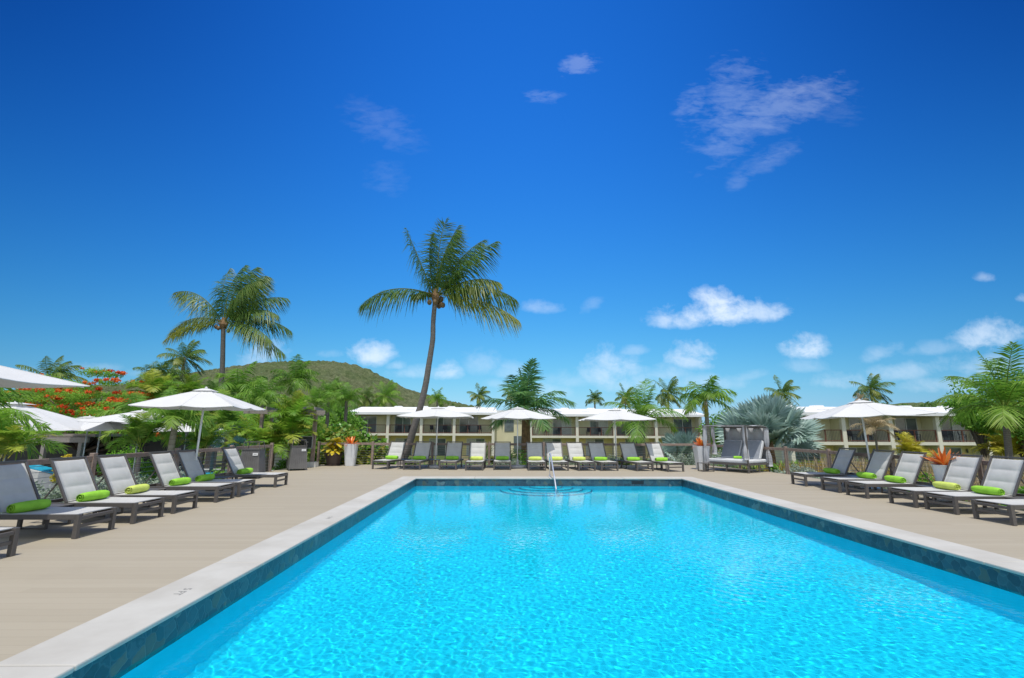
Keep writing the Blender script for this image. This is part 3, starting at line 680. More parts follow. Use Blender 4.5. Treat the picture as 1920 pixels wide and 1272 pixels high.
# ------------------------------------------------------------------ lounger (foot end at x = 0, head towards -x, centred on y)
def make_lounger():
    root = thing('sun_lounger', (0, 0, 0), 'sun lounger', 'sun lounger')
    W = .70; h = .33; L_ = 1.80
    m = MB(); t = .045
    for s in (-1, 1): m.bar((-t, s*(W/2-t/2), h-.035), (-L_, s*(W/2-t/2), h-.035), t, .07)
    m.box((-t/2-.004, 0, h-.055), (t, W-2*.062, .045)); m.box((-L_+t/2, 0, h-.035), (t, W-2*t, .06)); m.box((-1.16, 0, h-.06), (.03, W-2*t, .03))
    m.build('frame', M_ALU, root, bevel=.004)
    for x, n in ((-.031, 1), (-1.45, 1)):
        for s in (-1, 1):
            m = MB(); m.box((x, s*(W/2-.029), (h-.0)/2+.001), (.062, .058, h+.002) if x > -1 else (.05, .05, h-.075)); o = m.build('leg', M_ALU, root, bevel=.004)
            if x < -1: o.location.z = -.036
    m = MB(); m.box((-.031, 0, .165), (.028, W-.116, .045)); m.build('foot_rail', M_ALU, root, bevel=.003)
    # seat sling, sagging a little
    nx, ny = 16, 8; v = []; f = []
    for k, dz in ((0, 0), (1, -.012)):
        for i in range(nx+1):
            for j in range(ny+1):
                x = -.05-1.11*i/nx; y = (-.5+j/ny)*(W-.06); s = math.sin(PI*i/nx)**.6*math.sin(PI*j/ny)
                v.append((x, y, h+.006-.022*s+dz))
    n1 = (nx+1)*(ny+1)
    for i in range(nx):
        for j in range(ny):
            a = i*(ny+1)+j; q = (a, a+1, a+ny+2, a+ny+1); f.append(q[::-1]); f.append(tuple(c+n1 for c in q))
    rim = [i*(ny+1) for i in range(nx+1)]+[nx*(ny+1)+j for j in range(1, ny+1)]+[i*(ny+1)+ny for i in range(nx-1, -1, -1)]+[j for j in range(ny-1, 0, -1)]
    for a, b in zip(rim, rim[1:]+rim[:1]): f.append((a, b, b+n1, a+n1))
    m = MB(); m.add(v, f); m.build('seat', M_SLING, root, smooth=False)
    # back: pivots at x=-1.17 leaning to x=-1.53 at 1 m
    P0 = Vector((-1.17, 0, h)); P1 = Vector((-1.545, 0, 1.015)); U = (P1-P0).normalized(); N = Vector((U.z, 0, -U.x))
    m = MB()
    for s in (-1, 1): m.bar(P0+Vector((0, s*(W/2-.02), 0)), P1+Vector((0, s*(W/2-.02), 0)), .036, .036)
    m.bar(P1+Vector((0, -W/2, 0))+U*.018, P1+Vector((0, W/2, 0))+U*.018, .036, .036)
    m.build('backrest_frame', M_ALU, root, bevel=.004)
    Lb = (P1-P0).length; nx, ny = 40, 10; v = []; f = []
    for k in (0, 1):
        for i in range(nx+1):
            u = i/nx
            puff = .026*(abs(math.sin(PI*u*3))**.45) if k == 0 else -.004
            for j in range(ny+1):
                y = (-.5+j/ny)*(W-.085); e = math.sin(PI*j/ny)**.35
                top = -.022*math.sin(PI*j/ny) if i == nx else 0
                p = P0+U*(.02+u*(Lb-.03)+top)+N*(puff*e if k == 0 else puff); v.append((p.x, y, p.z))
    n1 = (nx+1)*(ny+1)
    for i in range(nx):
        for j in range(ny):
            a = i*(ny+1)+j; q = (a, a+1, a+ny+2, a+ny+1); f.append(q); f.append(tuple(c+n1 for c in q[::-1]))
    rim = [i*(ny+1) for i in range(nx+1)]+[nx*(ny+1)+j for j in range(1, ny+1)]+[i*(ny+1)+ny for i in range(nx-1, -1, -1)]+[j for j in range(ny-1, 0, -1)]
    for a, b in zip(rim, rim[1:]+rim[:1]): f.append((b, a, a+n1, b+n1))
    m = MB(); m.add(v, f); m.build('backrest', M_SLING, root, smooth=True)
    for s in (-1, 1):
        q = P0+U*.42; m = MB(); m.bar((q.x-.01, s*(W/2-.07), q.z), (-1.66, s*(W/2-.07), h-.03), .016, .022); m.build('prop_arm', M_ALU, root)
    return root
def make_towel(mat, nm='rolled_towel'):
    rng = random.Random(3 if mat is M_TOWG else 8); m = MB(); n = 22; L_ = .50; pr = []
    N_ = 14
    v = []; f = []
    for i in range(N_+1):
        u = i/N_; y = (u-.5)*L_; e = 1-.22*abs(2*u-1)**7
        for k in range(n):
            a = 2*PI*k/n; r = .066*e*(1+.04*math.sin(3*a+u*4)+.025*math.sin(2*a-5*u))
            if math.cos(a-.8) > .96: r *= 1.07
            v.append((r*math.cos(a)*1.08, y, .064+r*math.sin(a)*.96))
    for i in range(N_):
        for k in range(n): f.append((i*n+k, i*n+(k+1) % n, (i+1)*n+(k+1) % n, (i+1)*n+k))
    m.add(v, f)
    for s in (-1, 1):     # spiral of the roll showing at each end
        pts = [(math.cos(a)*(.008+.0075*a/1.6), s*(L_/2-.004), .064+math.sin(a)*(.008+.0075*a/1.6)) for a in [i*.45 for i in range(24)]]
        m.tube(pts, .0062, 5)
        c = [(.045*math.cos(2*PI*k/n), s*(L_/2-.018), .064+.045*math.sin(2*PI*k/n)) for k in range(n)]; c2 = [v[(N_ if s > 0 else 0)*n+k] for k in range(n)]
        m.add(c+c2, [tuple(range(n)) if s < 0 else tuple(range(n))[::-1]]+[(k, (k+1) % n, n+(k+1) % n, n+k) for k in range(n)])
    return m.build(nm, mat, None, smooth=True)
def make_table():
    root = thing('side_table', (0, 0, 0), 'side table', 'side table')
    m = MB(); m.box((0, 0, .31), (.46, .46, .018)); m.build('table_top', M_ALU, root, bevel=.004)
    for x in (-1, 1):
        for y in (-1, 1): m = MB(); m.box((x*.205, y*.205, .1505), (.03, .03, .301)); m.build('leg', M_ALU, root)
    for y in (-1, 1): m = MB(); m.box((0, y*.205, .012), (.38, .02, .02)); m.build('base_bar', M_ALU, root)
    return root
proto_l = make_lounger(); proto_t = make_table()
used = dict(l=False, t=False, g=None, y=None)
LONG = []
def lounger(x, y, rz, label, group, towel, tlabel, tgroup, j=0.0):
    o = copy_tree(proto_l) if used['l'] else proto_l; used['l'] = True
    o.location = (x, y, .002); o.rotation_euler = (0, 0, rz); tag(o, label, 'sun lounger', group); LONG.append(o)
    if towel:
        k = towel; src = used[k]
        if src is None: t = make_towel(M_TOWG if k == 'g' else M_TOWY); used[k] = t
        else: t = src.copy(); COL.objects.link(t)
        M = Matrix.Rotation(rz, 3, 'Z'); p = Vector((x, y, 0))+M@Vector((-1.0+j*.25, j*.5, 0)); t.location = (p.x, p.y, .327); t.rotation_euler = (0, 0, rz+j*1.2); t.scale = (1.18, 1.05, 1.2)
        tag(t, tlabel, 'towel', tgroup)
def table(x, y, rz, label):
    o = copy_tree(proto_t) if used['t'] else proto_t; used['t'] = True
    o.location = (x, y, .002); o.rotation_euler = (0, 0, rz); tag(o, label, 'side table', 'low dark side tables between the loungers')
# left row (foot ends towards the pool)
GL, GR, GF = 'sun loungers along the left side of the pool', 'sun loungers along the right side of the pool', 'sun loungers in the row beyond the far end of the pool'
TL, TR, TF = 'rolled towels on the left loungers', 'rolled towels on the right loungers', 'rolled towels on the far row loungers'
ORD = ['first', 'second', 'third', 'fourth', 'fifth', 'sixth', 'seventh', 'eighth', 'ninth', 'tenth', 'eleventh']
rngL = random.Random(4)
for i, (y, xx, k, note) in enumerate([(6.12, -6.04, None, 'nearest left lounger, only its foot end in the picture'),
        (7.73, -6.09, 'g', 'second left lounger from the camera, backrest shaded by the cropped parasol'),
        (8.84, -6.10, 'g', 'third left lounger from the camera, sunlit, cable fence post behind its far side'),
        (9.82, -6.10, 'y', 'fourth left lounger from the camera, sunlit, with the paler towel'),
        (11.22, -6.13, 'g', 'fifth left lounger from the camera, sunlit beside the leaning parasol pole'),
        (12.06, -6.10, 'g', 'sixth left lounger from the camera, backrest shaded right by the parasol pole'),
        (13.95, -6.13, 'g', 'farthest left lounger, shaded backrest in front of the towel bin')]):
    q = 'pale lime' if k == 'y' else 'lime green'
    tl = [None, 'lime green rolled towel in shade on the second left lounger from the camera', 'lime green rolled towel on the third left lounger from the camera',
          'pale yellow green rolled towel, the only pale one on the left side', 'lime green rolled towel on the fifth left lounger, beside the parasol pole',
          'lime green rolled towel on the sixth left lounger, in parasol shade', 'lime green rolled towel on the farthest left lounger by the bin'][i]
    lounger(xx, y, R(rngL.uniform(-.8, .8)), note, GL, k, tl, TL, rngL.uniform(-.10, .10))
RN = ['farthest right lounger, in shade of the large right parasol', 'second right lounger from the far end, backrest shaded by the parasol',
      'third right lounger from the far end, first one in full sun', 'right lounger with the pale yellow towel beside the bowl planter',
      'right lounger second from the camera, fence post just behind its backrest', 'nearest right lounger, cut off by the picture edge']
RT = ['lime green rolled towel on the farthest right lounger, in shade', 'lime green rolled towel on the second right lounger from the far end, in shade',
      'lime green rolled towel on the sunlit third right lounger', 'pale yellow green rolled towel beside the bowl planter',
      'lime green rolled towel on the second nearest right lounger', 'pale lime rolled towel cut by the right picture edge']
for i, (y, x, k) in enumerate([(14.36, 8.50, 'g'), (12.93, 8.47, 'g'), (11.9, 8.41, 'g'), (10.56, 8.42, 'y'), (9.74, 8.50, 'g'), (8.68, 8.47, 'y')]):
    lounger(x, y, PI+R(rngL.uniform(-.8, .8)), RN[i], GR, k, RT[i], TR, rngL.uniform(-.05, .05))
# far row: x centre, y foot, turn in degrees, towel
far = [(-4.90, 19.75, -14, 'g'), (-3.60, 19.50, -7, 'g'), (-2.20, 19.47, -4, 'g'), (-1.15, 19.2, -2, 'y'), (-.07, 19.44, 0, 'g'), (1.27, 19.18, 0, 'y'),
       (2.15, 19.16, 3, 'y'), (3.20, 19.15, 10, 'y'), (4.07, 19.13, 9, 'g'), (5.42, 19.05, 11, 'g'), (6.52, 18.8, 15, 'g')]
FN = ['leftmost lounger of the far row, sunlit and angled beside the leaning palm trunk', 'second lounger from the left in the far row, shaded, right of the palm trunk',
      'third lounger from the left in the far row, shaded beside the left parasol base', 'fourth lounger from the left in the far row, sunlit, with pale towel',
      'fifth lounger from the left in the far row, shaded left of the middle parasol pole', 'sixth lounger from the left in the far row, shaded right of the middle parasol pole',
      'seventh lounger from the left in the far row, sunlit behind the pool handrail', 'eighth lounger from the left in the far row, a corner of shade across its backrest',
      'ninth lounger from the left in the far row, shaded left of the right parasol pole', 'tenth lounger from the left in the far row, shaded beside the yellow flowering bush',
      'rightmost lounger of the far row, sunlit and turned outwards']
FT = [a.replace('lounger', 'far row lounger', 1).split(',')[0] for a in FN]
for i, (x, y, a, k) in enumerate(far):
    lounger(x, y, -PI/2+R(a), FN[i], GF, k, ('pale yellow green' if k == 'y' else 'lime green')+' rolled towel on the '+ORD[i]+' lounger from the left of the far row', TF, rngL.uniform(-.03, .03))
for (x, y, rz, lb) in [(-7.35, 8.28, 0, 'low dark table between second and third left loungers'), (-7.30, 10.45, 0, 'low dark table between fourth and fifth left loungers'),
        (-7.35, 13.1, 0, 'low dark table left of the farthest left lounger'), (-7.3, 9.33, 0, 'low dark table between third and fourth left loungers, nearly hidden'),
        (9.70, 13.65, 0, 'low dark table between the two shaded right loungers'), (9.7, 11.22, 0, 'low dark table in front of the bowl planter'), (9.8, 12.42, 0, 'low dark table between second and third right loungers'),
        (9.72, 9.2, .1, 'low dark table between the two nearest right loungers'),
        (-4.15, 20.75, 0, 'low dark table between first and second far row loungers'), (-2.9, 20.7, 0, 'low dark table beside the left parasol base'),
        (-.62, 20.7, 0, 'low dark table between fourth and fifth far row loungers'),
        (1.71, 20.6, 0, 'low dark table right behind the pool handrail'), (2.80, 20.65, .1, 'low dark table between seventh and eighth far row loungers'),
        (4.80, 20.6, .1, 'low dark table left of the yellow flowering bush'), (6.30, 20.2, .2, 'low dark table between the last two far row loungers'),
        (7.75, 19.05, .1, 'small open table in front of the white planter by the daybed')]: table(x, y, rz, lb)

# ------------------------------------------------------------------ parasols
def parasol(base, top_z, eave_z, half, rz, label, poleb, base_kind='disc', mpole=None, droopk=.05, group='white canvas parasols on the pool deck'):
    root = thing('parasol', base, label, 'parasol', group, rz)
    dz = top_z-base[2]; ez = eave_z-base[2]
    m = MB(); m.tube([(poleb[0], poleb[1], .03), (0, 0, dz-.03)], .024, 10); m.build('pole', mpole or M_WMETAL, root, smooth=True)
    # canopy: four panels, hems cut in a slight arc, seam along every hip; two layers
    n = 12; v = []; f = []
    for lay, off in ((0, 0), (1, -.006)):
        for q in range(8):
            a0 = q*PI/4; 
            for i in range(n+1):
                t = .06+.94*i/n
                rad = half/max(abs(math.cos(a0)), abs(math.sin(a0))) if True else half
                hem = (q % 2 == 0)
                r = rad*t*(1 if q % 2 else .985); z = dz+(ez-dz)*(t**1.12)+off
                v.append((r*math.cos(a0), r*math.sin(a0), z-(.0 if q % 2 else droopk*.4*t*t)))
    # finer hems: subdivide each of the eight wedges
    V = []; F = []; K = 6
    for lay, off in ((0, 0), (1, -.008)):
        b0 = len(V)
        for i in range(n+1):
            t = .05+.95*i/n
            for q in range(8*K):
                a = q*2*PI/(8*K); sq = half/max(abs(math.cos(a)), abs(math.sin(a)))
                g = abs(math.sin(2*a)); s_ = math.sin(PI*((q % K)/K))
                r = sq*t*(1-.022*s_*t*(1 if True else 0)); z = dz+(ez-dz)*(t**1.1)-.035*s_*t+off
                V.append((r*math.cos(a), r*math.sin(a), z))
        for i in range(n):
            for q in range(8*K):
                c = (b0+i*8*K+q, b0+i*8*K+(q+1) % (8*K), b0+(i+1)*8*K+(q+1) % (8*K), b0+(i+1)*8*K+q)
                F.append(c[::-1] if lay == 0 else c)
    tot = (n+1)*8*K; b = n*8*K
    for q in range(8*K): F.append((b+q, b+(q+1) % (8*K), tot+b+(q+1) % (8*K), tot+b+q))
    m = MB(); m.add(V, F)
    for q in range(8):      # stitched seams
        m.tube([V[i*8*K+q*K] for i in range(1, n+1)], .007, 4)
    can = m.build('canopy', M_CANVAS, root)
    m = MB(); h2 = .20*half; zc = dz+.02
    cap = [(h2*x, h2*y, zc-.06) for x, y in ((-1, -1), (1, -1), (1, 1), (-1, 1))]+[(h2*.3*x, h2*.3*y, zc) for x, y in ((-1, -1), (1, -1), (1, 1), (-1, 1))]
    m.add(cap, [(0, 1, 5, 4), (1, 2, 6, 5), (2, 3, 7, 6), (3, 0, 4, 7), (4, 5, 6, 7)])
    m.lathe([(.03, zc), (.035, zc+.02), (.012, zc+.05)], 10); m.build('vent_cap', M_CANVAS, can)
    for q in range(8):
        a = q*PI/4; sq = half*.97/max(abs(math.cos(a)), abs(math.sin(a)))
        m = MB(); k = Vector((math.cos(a), math.sin(a), 0))
        m.bar(k*.04+Vector((0, 0, dz-.06)), k*sq+Vector((0, 0, ez-.018)), .018, .028)
        m.bar(Vector((0, 0, dz-.42))+k*.03, k*sq*.45+Vector((0, 0, dz+(ez-dz)*.42-.045)), .014, .02); m.build('rib', M_WMETAL, root)
    m = MB(); m.lathe([(.05, dz-.46), (.05, dz-.38)], 12); m.lathe([(.05, dz-.10), (.05, dz-.02)], 12); m.build('hub', M_WMETAL, root)
    m = MB()
    if base_kind == 'disc': m.lathe([(.34, .002), (.34, .05), (.30, .085), (.06, .10), (.045, .32), (.03, .34)], 28, (poleb[0], poleb[1], 0))
    else: m.lathe([(.05, .002), (.045, .30), (.03, .31)], 12, (poleb[0], poleb[1], 0)); m.box((poleb[0], poleb[1], .012), (.3, .3, .02))
    m.build('base', M_CONC if base_kind == 'disc' else M_GMETAL, root, smooth=False)
    return root
parasol((-7.50, 12.3, 0), 2.52, 2.07, 1.10, R(8), 'large white parasol over the left loungers, whole canopy in view', (-.05, -.02), 'plate')
parasol((-8.02, 6.05, 0), 2.66, 2.20, 1.58, R(2), 'white parasol cut off by the left picture edge', (0, 0), 'plate')
parasol((-2.80, 20.75, 0), 2.46, 2.07, 1.47, R(2), 'white parasol at the left of the far row, beside the palm trunk', (-.06, 0))
parasol((.56, 20.75, 0), 2.46, 2.02, 1.20, R(24), 'white parasol in the middle of the far row, underside showing', (0, 0))
parasol((4.74, 21.0, 0), 2.42, 1.98, 1.42, R(-3), 'white parasol at the right of the far row, over the ninth lounger', (.02, 0))
pR = parasol((10.1, 13.55, 0), 2.37, 1.96, 1.20, R(-14), 'large white parasol over the right loungers', (.0, 0), 'plate'); pR.rotation_euler[1] = R(-2.2)

# ------------------------------------------------------------------ fences: wooden posts and rail, steel cables
def fence(name, label, pts, hs, post=.10, rails=True, wood_=None, cable_n=8, z0=-.9):
    root = thing(name, (pts[0][0], pts[0][1], 0), label, 'fence', 'wooden cable fences round the pool deck'); b = Vector((pts[0][0], pts[0][1], 0))
    rng = random.Random(len(pts))
    for i, p in enumerate(pts):
        m = MB(); q = Vector((p[0], p[1], 0))-b; m.box((q.x, q.y, (hs+.05+z0)/2), (post, post, hs+.05-z0), Matrix.Rotation(rng.uniform(-.03, .03), 3, 'Z')); m.build('post', wood_ or M_WOOD, root, bevel=.008)
        if i < len(pts)-1:
            r_ = Vector((pts[i+1][0], pts[i+1][1], 0))-b; d = (r_-q).normalized()*post*.51
            m = MB(); m.bar(q+d+Vector((0, 0, hs-.055)), r_-d+Vector((0, 0, hs-.055+rng.uniform(-.01, .01))), .05, .10); m.build('rail', wood_ or M_WOOD, root, bevel=.006)
    for k in range(cable_n):
        z = .10+k*(hs-.24)/(cable_n-1); m = MB()
        for i in range(len(pts)-1):
            q = Vector((pts[i][0], pts[i][1], z))-b; r_ = Vector((pts[i+1][0], pts[i+1][1], z))-b; d = (r_-q).normalized()*post*.5; m.tube([q+d, r_-d], .004, 4)
        m.build('cable', M_CABLE, root)
    return root
fence('cable_fence', 'long wooden cable fence behind the left loungers', [(-8.66, y) for y in (3.4, 6.0, 8.3, 10.62, 13.3, 15.9, 18.6)], .99)
fence('cable_fence', 'wooden cable fence behind the far row of loungers', [(-8.25, 22.2), (-5.86, 22.2), (-3.20, 22.2), (-.67, 22.2), (1.77, 22.2), (4.2, 22.2), (6.64, 22.2), (9.05, 22.2)], .96)
fence('cable_fence', 'wooden cable fence from the daybed along the right loungers', [(9.12, 22.1), (9.85, 19.9), (10.25, 17.9), (10.30, 15.6), (10.32, 13.1), (10.34, 10.65), (10.35, 8.2), (10.35, 5.8)], .93)

# ------------------------------------------------------------------ planters
def rosette(parent, m, z, n, L_, w, seed, name='leaf_rosette', el=(20, 85), droop=.5, yel=(0, .8)):
    rs = np.random.RandomState(seed); lv = Leaves(); az = rs.uniform(0, 6.28, n); e = np.radians(rs.uniform(el[0], el[1], n))
    D = np.stack([np.cos(e)*np.cos(az), np.cos(e)*np.sin(az), np.sin(e)], 1); S = np.stack([-np.sin(az), np.cos(az), 0*az], 1)
    P = np.zeros((n, 3)); P[:, 2] = z; P += D*np.array([.04, .04, 0])
    Ls = L_*rs.uniform(.7, 1.1, n)
    lv.strips(P, D, S, Ls, w*rs.uniform(.8, 1.2, n), np.array([[0, 0, -1.0]])*droop*rs.uniform(.3, 1, (n, 1)), prof=((0, .7), (.3, 1), (.6, .9), (.85, .5), (1, .05)), tint=rs.uniform(yel[0], yel[1], n))
    return lv.mesh(name, m, parent)
def tall_planter(loc, label, seed, h=.93, r0=.19, r1=.27):
    root = thing('tall_planter', loc, label, 'planter', 'tall white square planters with orange bromeliads', .1)
    m = MB(); m.lathe([(r0, .002), (r0*1.02, .02), (r1, h-.02), (r1+.004, h), (r1-.03, h), (r1-.035, h-.06)], 24, sq=7); m.build('pot', M_WPOT, root)
    m = MB(); m.lathe([(r1-.037, h-.08), (r1-.037, h-.055)], 16, sq=7); m.build('soil', M_BARK, root)
    rosette(root, M_ORANGE, h-.05, 44, .54, .065, seed, el=(0, 78), droop=.30); return root
tall_planter((-6.62, 21.55, 0), 'tall white planter with orange bromeliad beside the brown croton pot', 3)
tall_planter((7.98, 19.95, 0), 'tall white planter with orange bromeliad left of the curtained daybed', 5)
t = thing('round_planter', (-7.42, 21.75, 0), 'brown round planter with yellow croton leaves by the fence', 'planter')
m = MB(); m.lathe([(.34, .002), (.36, .04), (.27, .05), (.28, .09), (.36, .46), (.40, .47), (.40, .53), (.36, .53), (.34, .48)], 30); m.build('pot', M_BPOT, t)
m = MB(); m.lathe([(.34, .40), (.345, .455)], 20); m.build('soil', M_BARK, t)
def croton(parent, c, n, L_, w, seed):
    rs = np.random.RandomState(seed); lv = Leaves()
    for cc, s in c:
        az = rs.uniform(0, 6.28, n); e = np.radians(rs.uniform(0, 75, n)); D = np.stack([np.cos(e)*np.cos(az), np.cos(e)*np.sin(az), np.sin(e)], 1); S = np.stack([-np.sin(az), np.cos(az), 0*az], 1)
        lv.strips(np.broadcast_to(np.array(cc), (n, 3)), D, S, L_*s*rs.uniform(.7, 1.1, n), w*s, np.array([[0, 0, -.45]]), prof=((0, .15), (.35, .9), (.6, 1), (.85, .6), (1, .05)), tint=rs.uniform(0, .55, n))
    lv.mesh('foliage', M_CROT, parent)
croton(t, [((0, 0, .62), 1), ((.12, -.05, .95), 1.05), ((-.15, .05, .72), .9), ((.2, .05, .62), .8), ((.02, 0, 1.05), .8)], 15, .60, .20, 4)
m = MB(); m.tube([(0, 0, .45), (.08, -.02, .8), (.05, 0, 1.1)], [.02, .015, .008], 5); m.build('stem', M_BARK, t)
t = thing('bowl_planter', (9.96, 11.13, 0), 'white tapered bowl planter with burnt orange bromeliad behind the right loungers', 'planter')
m = MB(); m.lathe([(.13, .002), (.15, .05), (.215, .74), (.235, .80), (.205, .80), (.20, .76)], 30); m.build('pot', M_WPOT, t, smooth=False)
m = MB(); m.lathe([(.205, .70), (.205, .765)], 20); m.build('soil', M_BARK, t)
rosette(t, M_ORB, .76, 40, .55, .07, 7, el=(15, 85), droop=.35)

# ------------------------------------------------------------------ towel bins
def make_bin():
    root = thing('towel_bin', (0, 0, 0), 'bin', 'bin')
    m = MB(); H_ = .84; z0 = .07
    n = 9
    for side in range(4):
        M = Matrix.Rotation(side*PI/2, 3, 'Z')
        for i in range(n):
            wb, wt = .66, .52; xb = (-.5+(i+.5)/n)*wb; xt = (-.5+(i+.5)/n)*wt; db, dt = wb/n*.47, wt/n*.47
            vs = [(xb-db, -wb/2, z0), (xb+db, -wb/2, z0), (xt+dt, -wt/2, z0+H_), (xt-dt, -wt/2, z0+H_), (xb-db, -wb/2+.02, z0), (xb+db, -wb/2+.02, z0), (xt+dt, -wt/2+.02, z0+H_), (xt-dt, -wt/2+.02, z0+H_)]
            m.add([M@Vector(v) for v in vs], [(0, 1, 2, 3), (7, 6, 5, 4), (0, 3, 7, 4), (1, 5, 6, 2), (3, 2, 6, 7), (0, 4, 5, 1)])
    m.build('slatted_side', M_SLAT, root)
    m = MB(); m.lathe([(.42, z0+.01), (.335, z0+H_-.03)], 4); m.build('inner_bin', M_BLACK, root)
    m = MB(); m.box((0, 0, z0+H_+.012), (.56, .56, .022)); o = m.build('rim', M_ALU, root)
    for sx in (-1, 1):
        for sy in (-1, 1): m = MB(); m.box((sx*.3, sy*.3, .035), (.04, .04, .07)); m.build('foot', M_ALU, root)
    m = MB()
    for sx in (-1, 1):
        for sy in (-1, 1): m.bar((sx*.26, sy*.26, z0+H_+.02), (sx*.22, sy*.22, z0+H_+.24), .022)
    for a in (-1, 1): m.bar((a*.22, -.23, z0+H_+.25), (a*.22, .23, z0+H_+.25), .022); m.bar((-.23, a*.22, z0+H_+.25), (.23, a*.22, z0+H_+.25), .022)
    m.build('top_frame', M_ALU, root)
    m = MB(); m.box((.0, 0, 0), (.15, .006, .08)); s = m.build('sign_plate', M_SIGN, root); s.location = (.16, -.287, z0+H_-.14); s.rotation_euler = (R(-4.8), 0, 0)
    m = MB()
    for i, w in enumerate((.012, .02, .014, .018, .012)): m.box((-.045+i*.022, -.0045, 0), (w*.7, .002, .022))
    l = m.build('lettering', M_BLACK, s)
    return root
b1 = make_bin(); b1.location = (-7.98, 19.35, .0); b1.rotation_euler = (0, 0, R(30)); b1.scale = (1.0, 1.0, .98); tag(b1, 'grey slatted bin with open top frame standing in the fence gap', 'bin', 'grey slatted bins')
b2 = copy_tree(b1); b2.location = (-8.12, 16.2, 0); b2.rotation_euler = (0, 0, R(8)); tag(b2, 'grey slatted bin behind the farthest left lounger', 'bin', 'grey slatted bins')
t = thing('notice_board', (-8.12, 20.35, 0), 'black notice board in a grey frame on a post behind the bin', 'sign', rz=R(-6))
m = MB(); m.box((0, 0, 1.02), (.56, .05, .44)); m.build('panel', M_BLACK, t)
m = MB()
for s in (-1, 1): m.box((s*.295, 0, 1.02), (.03, .07, .50)); m.box((0, 0, 1.02+s*.235), (.56, .07, .03))
m.build('frame', M_CABLE, t)
m = MB(); m.box((0, .05, .5), (.05, .05, 1.0)); m.build('post', M_ALU, t)
m = MB()
for i in range(4): m.box((-.03+i*.045, -.027, 1.03), (.03, .003, .022))
m.build('lettering', M_SIGN, t)

# ------------------------------------------------------------------ pergola by the corner
t = thing('pergola', (-8.0, 20.9, 0), 'weathered wooden pergola with brown posts behind the bins', 'pergola')
for x, y, h in ((0, 0, 2.2), (-2.3, 0.1, 2.2), (-.6, 1.5, 2.2), (-2.6, 1.6, 2.2)):
    m = MB(); m.box((x, y, h/2-.7), (.13, .13, h+1.4)); m.build('post', M_WOOD, t, bevel=.01)
for y, e_ in ((.0, .42), (1.55, -.2)): m = MB(); m.bar((-3.0, y-.09, 2.27), (e_, y-.09, 2.24), .05, .17); m.build('beam', M_WOODG, t)
for i, x in enumerate((-2.7, -1.9, -1.1, -.35, .1)): m = MB(); m.bar((x, -.45, 2.40), (x-.5, 1.9, 2.40), .05, .12); m.build('rafter', M_WOODG, t)
m = MB(); m.box((.05, -.05, .10), (.34, .34, .22)); m.build('footing', M_CONC, t)

# ------------------------------------------------------------------ curtained daybed
t = thing('daybed', (8.96, 18.15, 0), 'grey curtained double daybed with half open canopy', 'daybed', rz=R(34))
# local frame: front corner at origin, x to the back right, y to the back left
A, B = 1.45, 1.75
m = MB()
for p, q in (((0, 0), (A, 0)), ((0, 0), (0, B)), ((A, 0), (A, B)), ((0, B), (A, B)), ((A/2, 0), (A/2, B)), ((0, B/2), (A, B/2))): m.bar((*p, .30), (*q, .30), .05, .06)
for p, q in (((0, 0), (A, 0)), ((0, 0), (0, B))): m.bar((*p, .12), (*q, .12), .025, .03)
m.build('frame', M_ALU, t)
for x, y, h in ((0, 0, 1.75), (A, 0, 1.66), (0, B, 1.75), (A, B, 1.66)): m = MB(); m.box((x, y, h/2+.001), (.05, .05, h)); m.build('post', M_ALU, t)
for x, y in ((A/2, 0), (0, B/2)): m = MB(); m.box((x, y, .14), (.04, .04, .28)); m.build('leg', M_ALU, t)
m = MB(); m.box((A/2+.0, B/2, .40), (A-.08, B-.06, .13)); m.build('mattress', M_CUSH, t, bevel=.04)
# two reclined back cushions, pale sides with slate faces
for k, y0 in enumerate((.06, B/2+.02)):
    Mr = Matrix.Rotation(R(-28), 3, 'Y')
    m = MB(); m.box((A*.80, y0+(B/2-.10)/2, .80), (.15, B/2-.10, .78), Matrix.Rotation(R(28), 3, 'Y')); m.build('back_cushion', M_CUSH, t, bevel=.04)
    m = MB(); m.box((A*.80-.078*math.cos(R(28)), y0+(B/2-.10)/2, .80+.078*math.sin(R(28))), (.012, B/2-.16, .70), Matrix.Rotation(R(28), 3, 'Y')); m.build('cushion_face', M_CUSHD, t)
# canopy: roof over the rear half and a flat front flap, rear curtain wall
def sheet(f, nu, nv, th=.01):
    v = []; F = []
    for k in (0, 1):
        for i in range(nu+1):
            for j in range(nv+1):
                p = Vector(f(i/nu, j/nv)); v.append(p)
    n1 = (nu+1)*(nv+1)
    for i in range(nu):
        for j in range(nv):
            a = i*(nv+1)+j; F.append((a, a+1, a+nv+2, a+nv+1))
    # thickness along the mean normal
    p0, p1, p2 = v[0], v[nv], v[nu*(nv+1)]; nn = (p1-p0).cross(p2-p0).normalized()*th
    for i in range(n1, 2*n1): v[i] = v[i]+nn
    F += [tuple(c+n1 for c in f_[::-1]) for f_ in F]
    rim = [i*(nv+1) for i in range(nu+1)]+[nu*(nv+1)+j for j in range(1, nv+1)]+[i*(nv+1)+nv for i in range(nu-1, -1, -1)]+[j for j in range(nv-1, 0, -1)]
    for a, b in zip(rim, rim[1:]+rim[:1]): F.append((a, b, b+n1, a+n1))
    m = MB(); m.add(v, F); return m
m = sheet(lambda u, v: (.55+u*(A-.5), -.04+v*(B+.08), 1.72+.05*math.sin(PI*u)-.05*u), 10, 4); m.build('canopy', M_CURT, t, smooth=True)
m = sheet(lambda u, v: (-.03+u*.35, B*.45+v*(B*.55), 1.72+.02*math.sin(PI*v)), 3, 8); m.build('front_flap', M_CUSH, t, smooth=True)
m = MB()
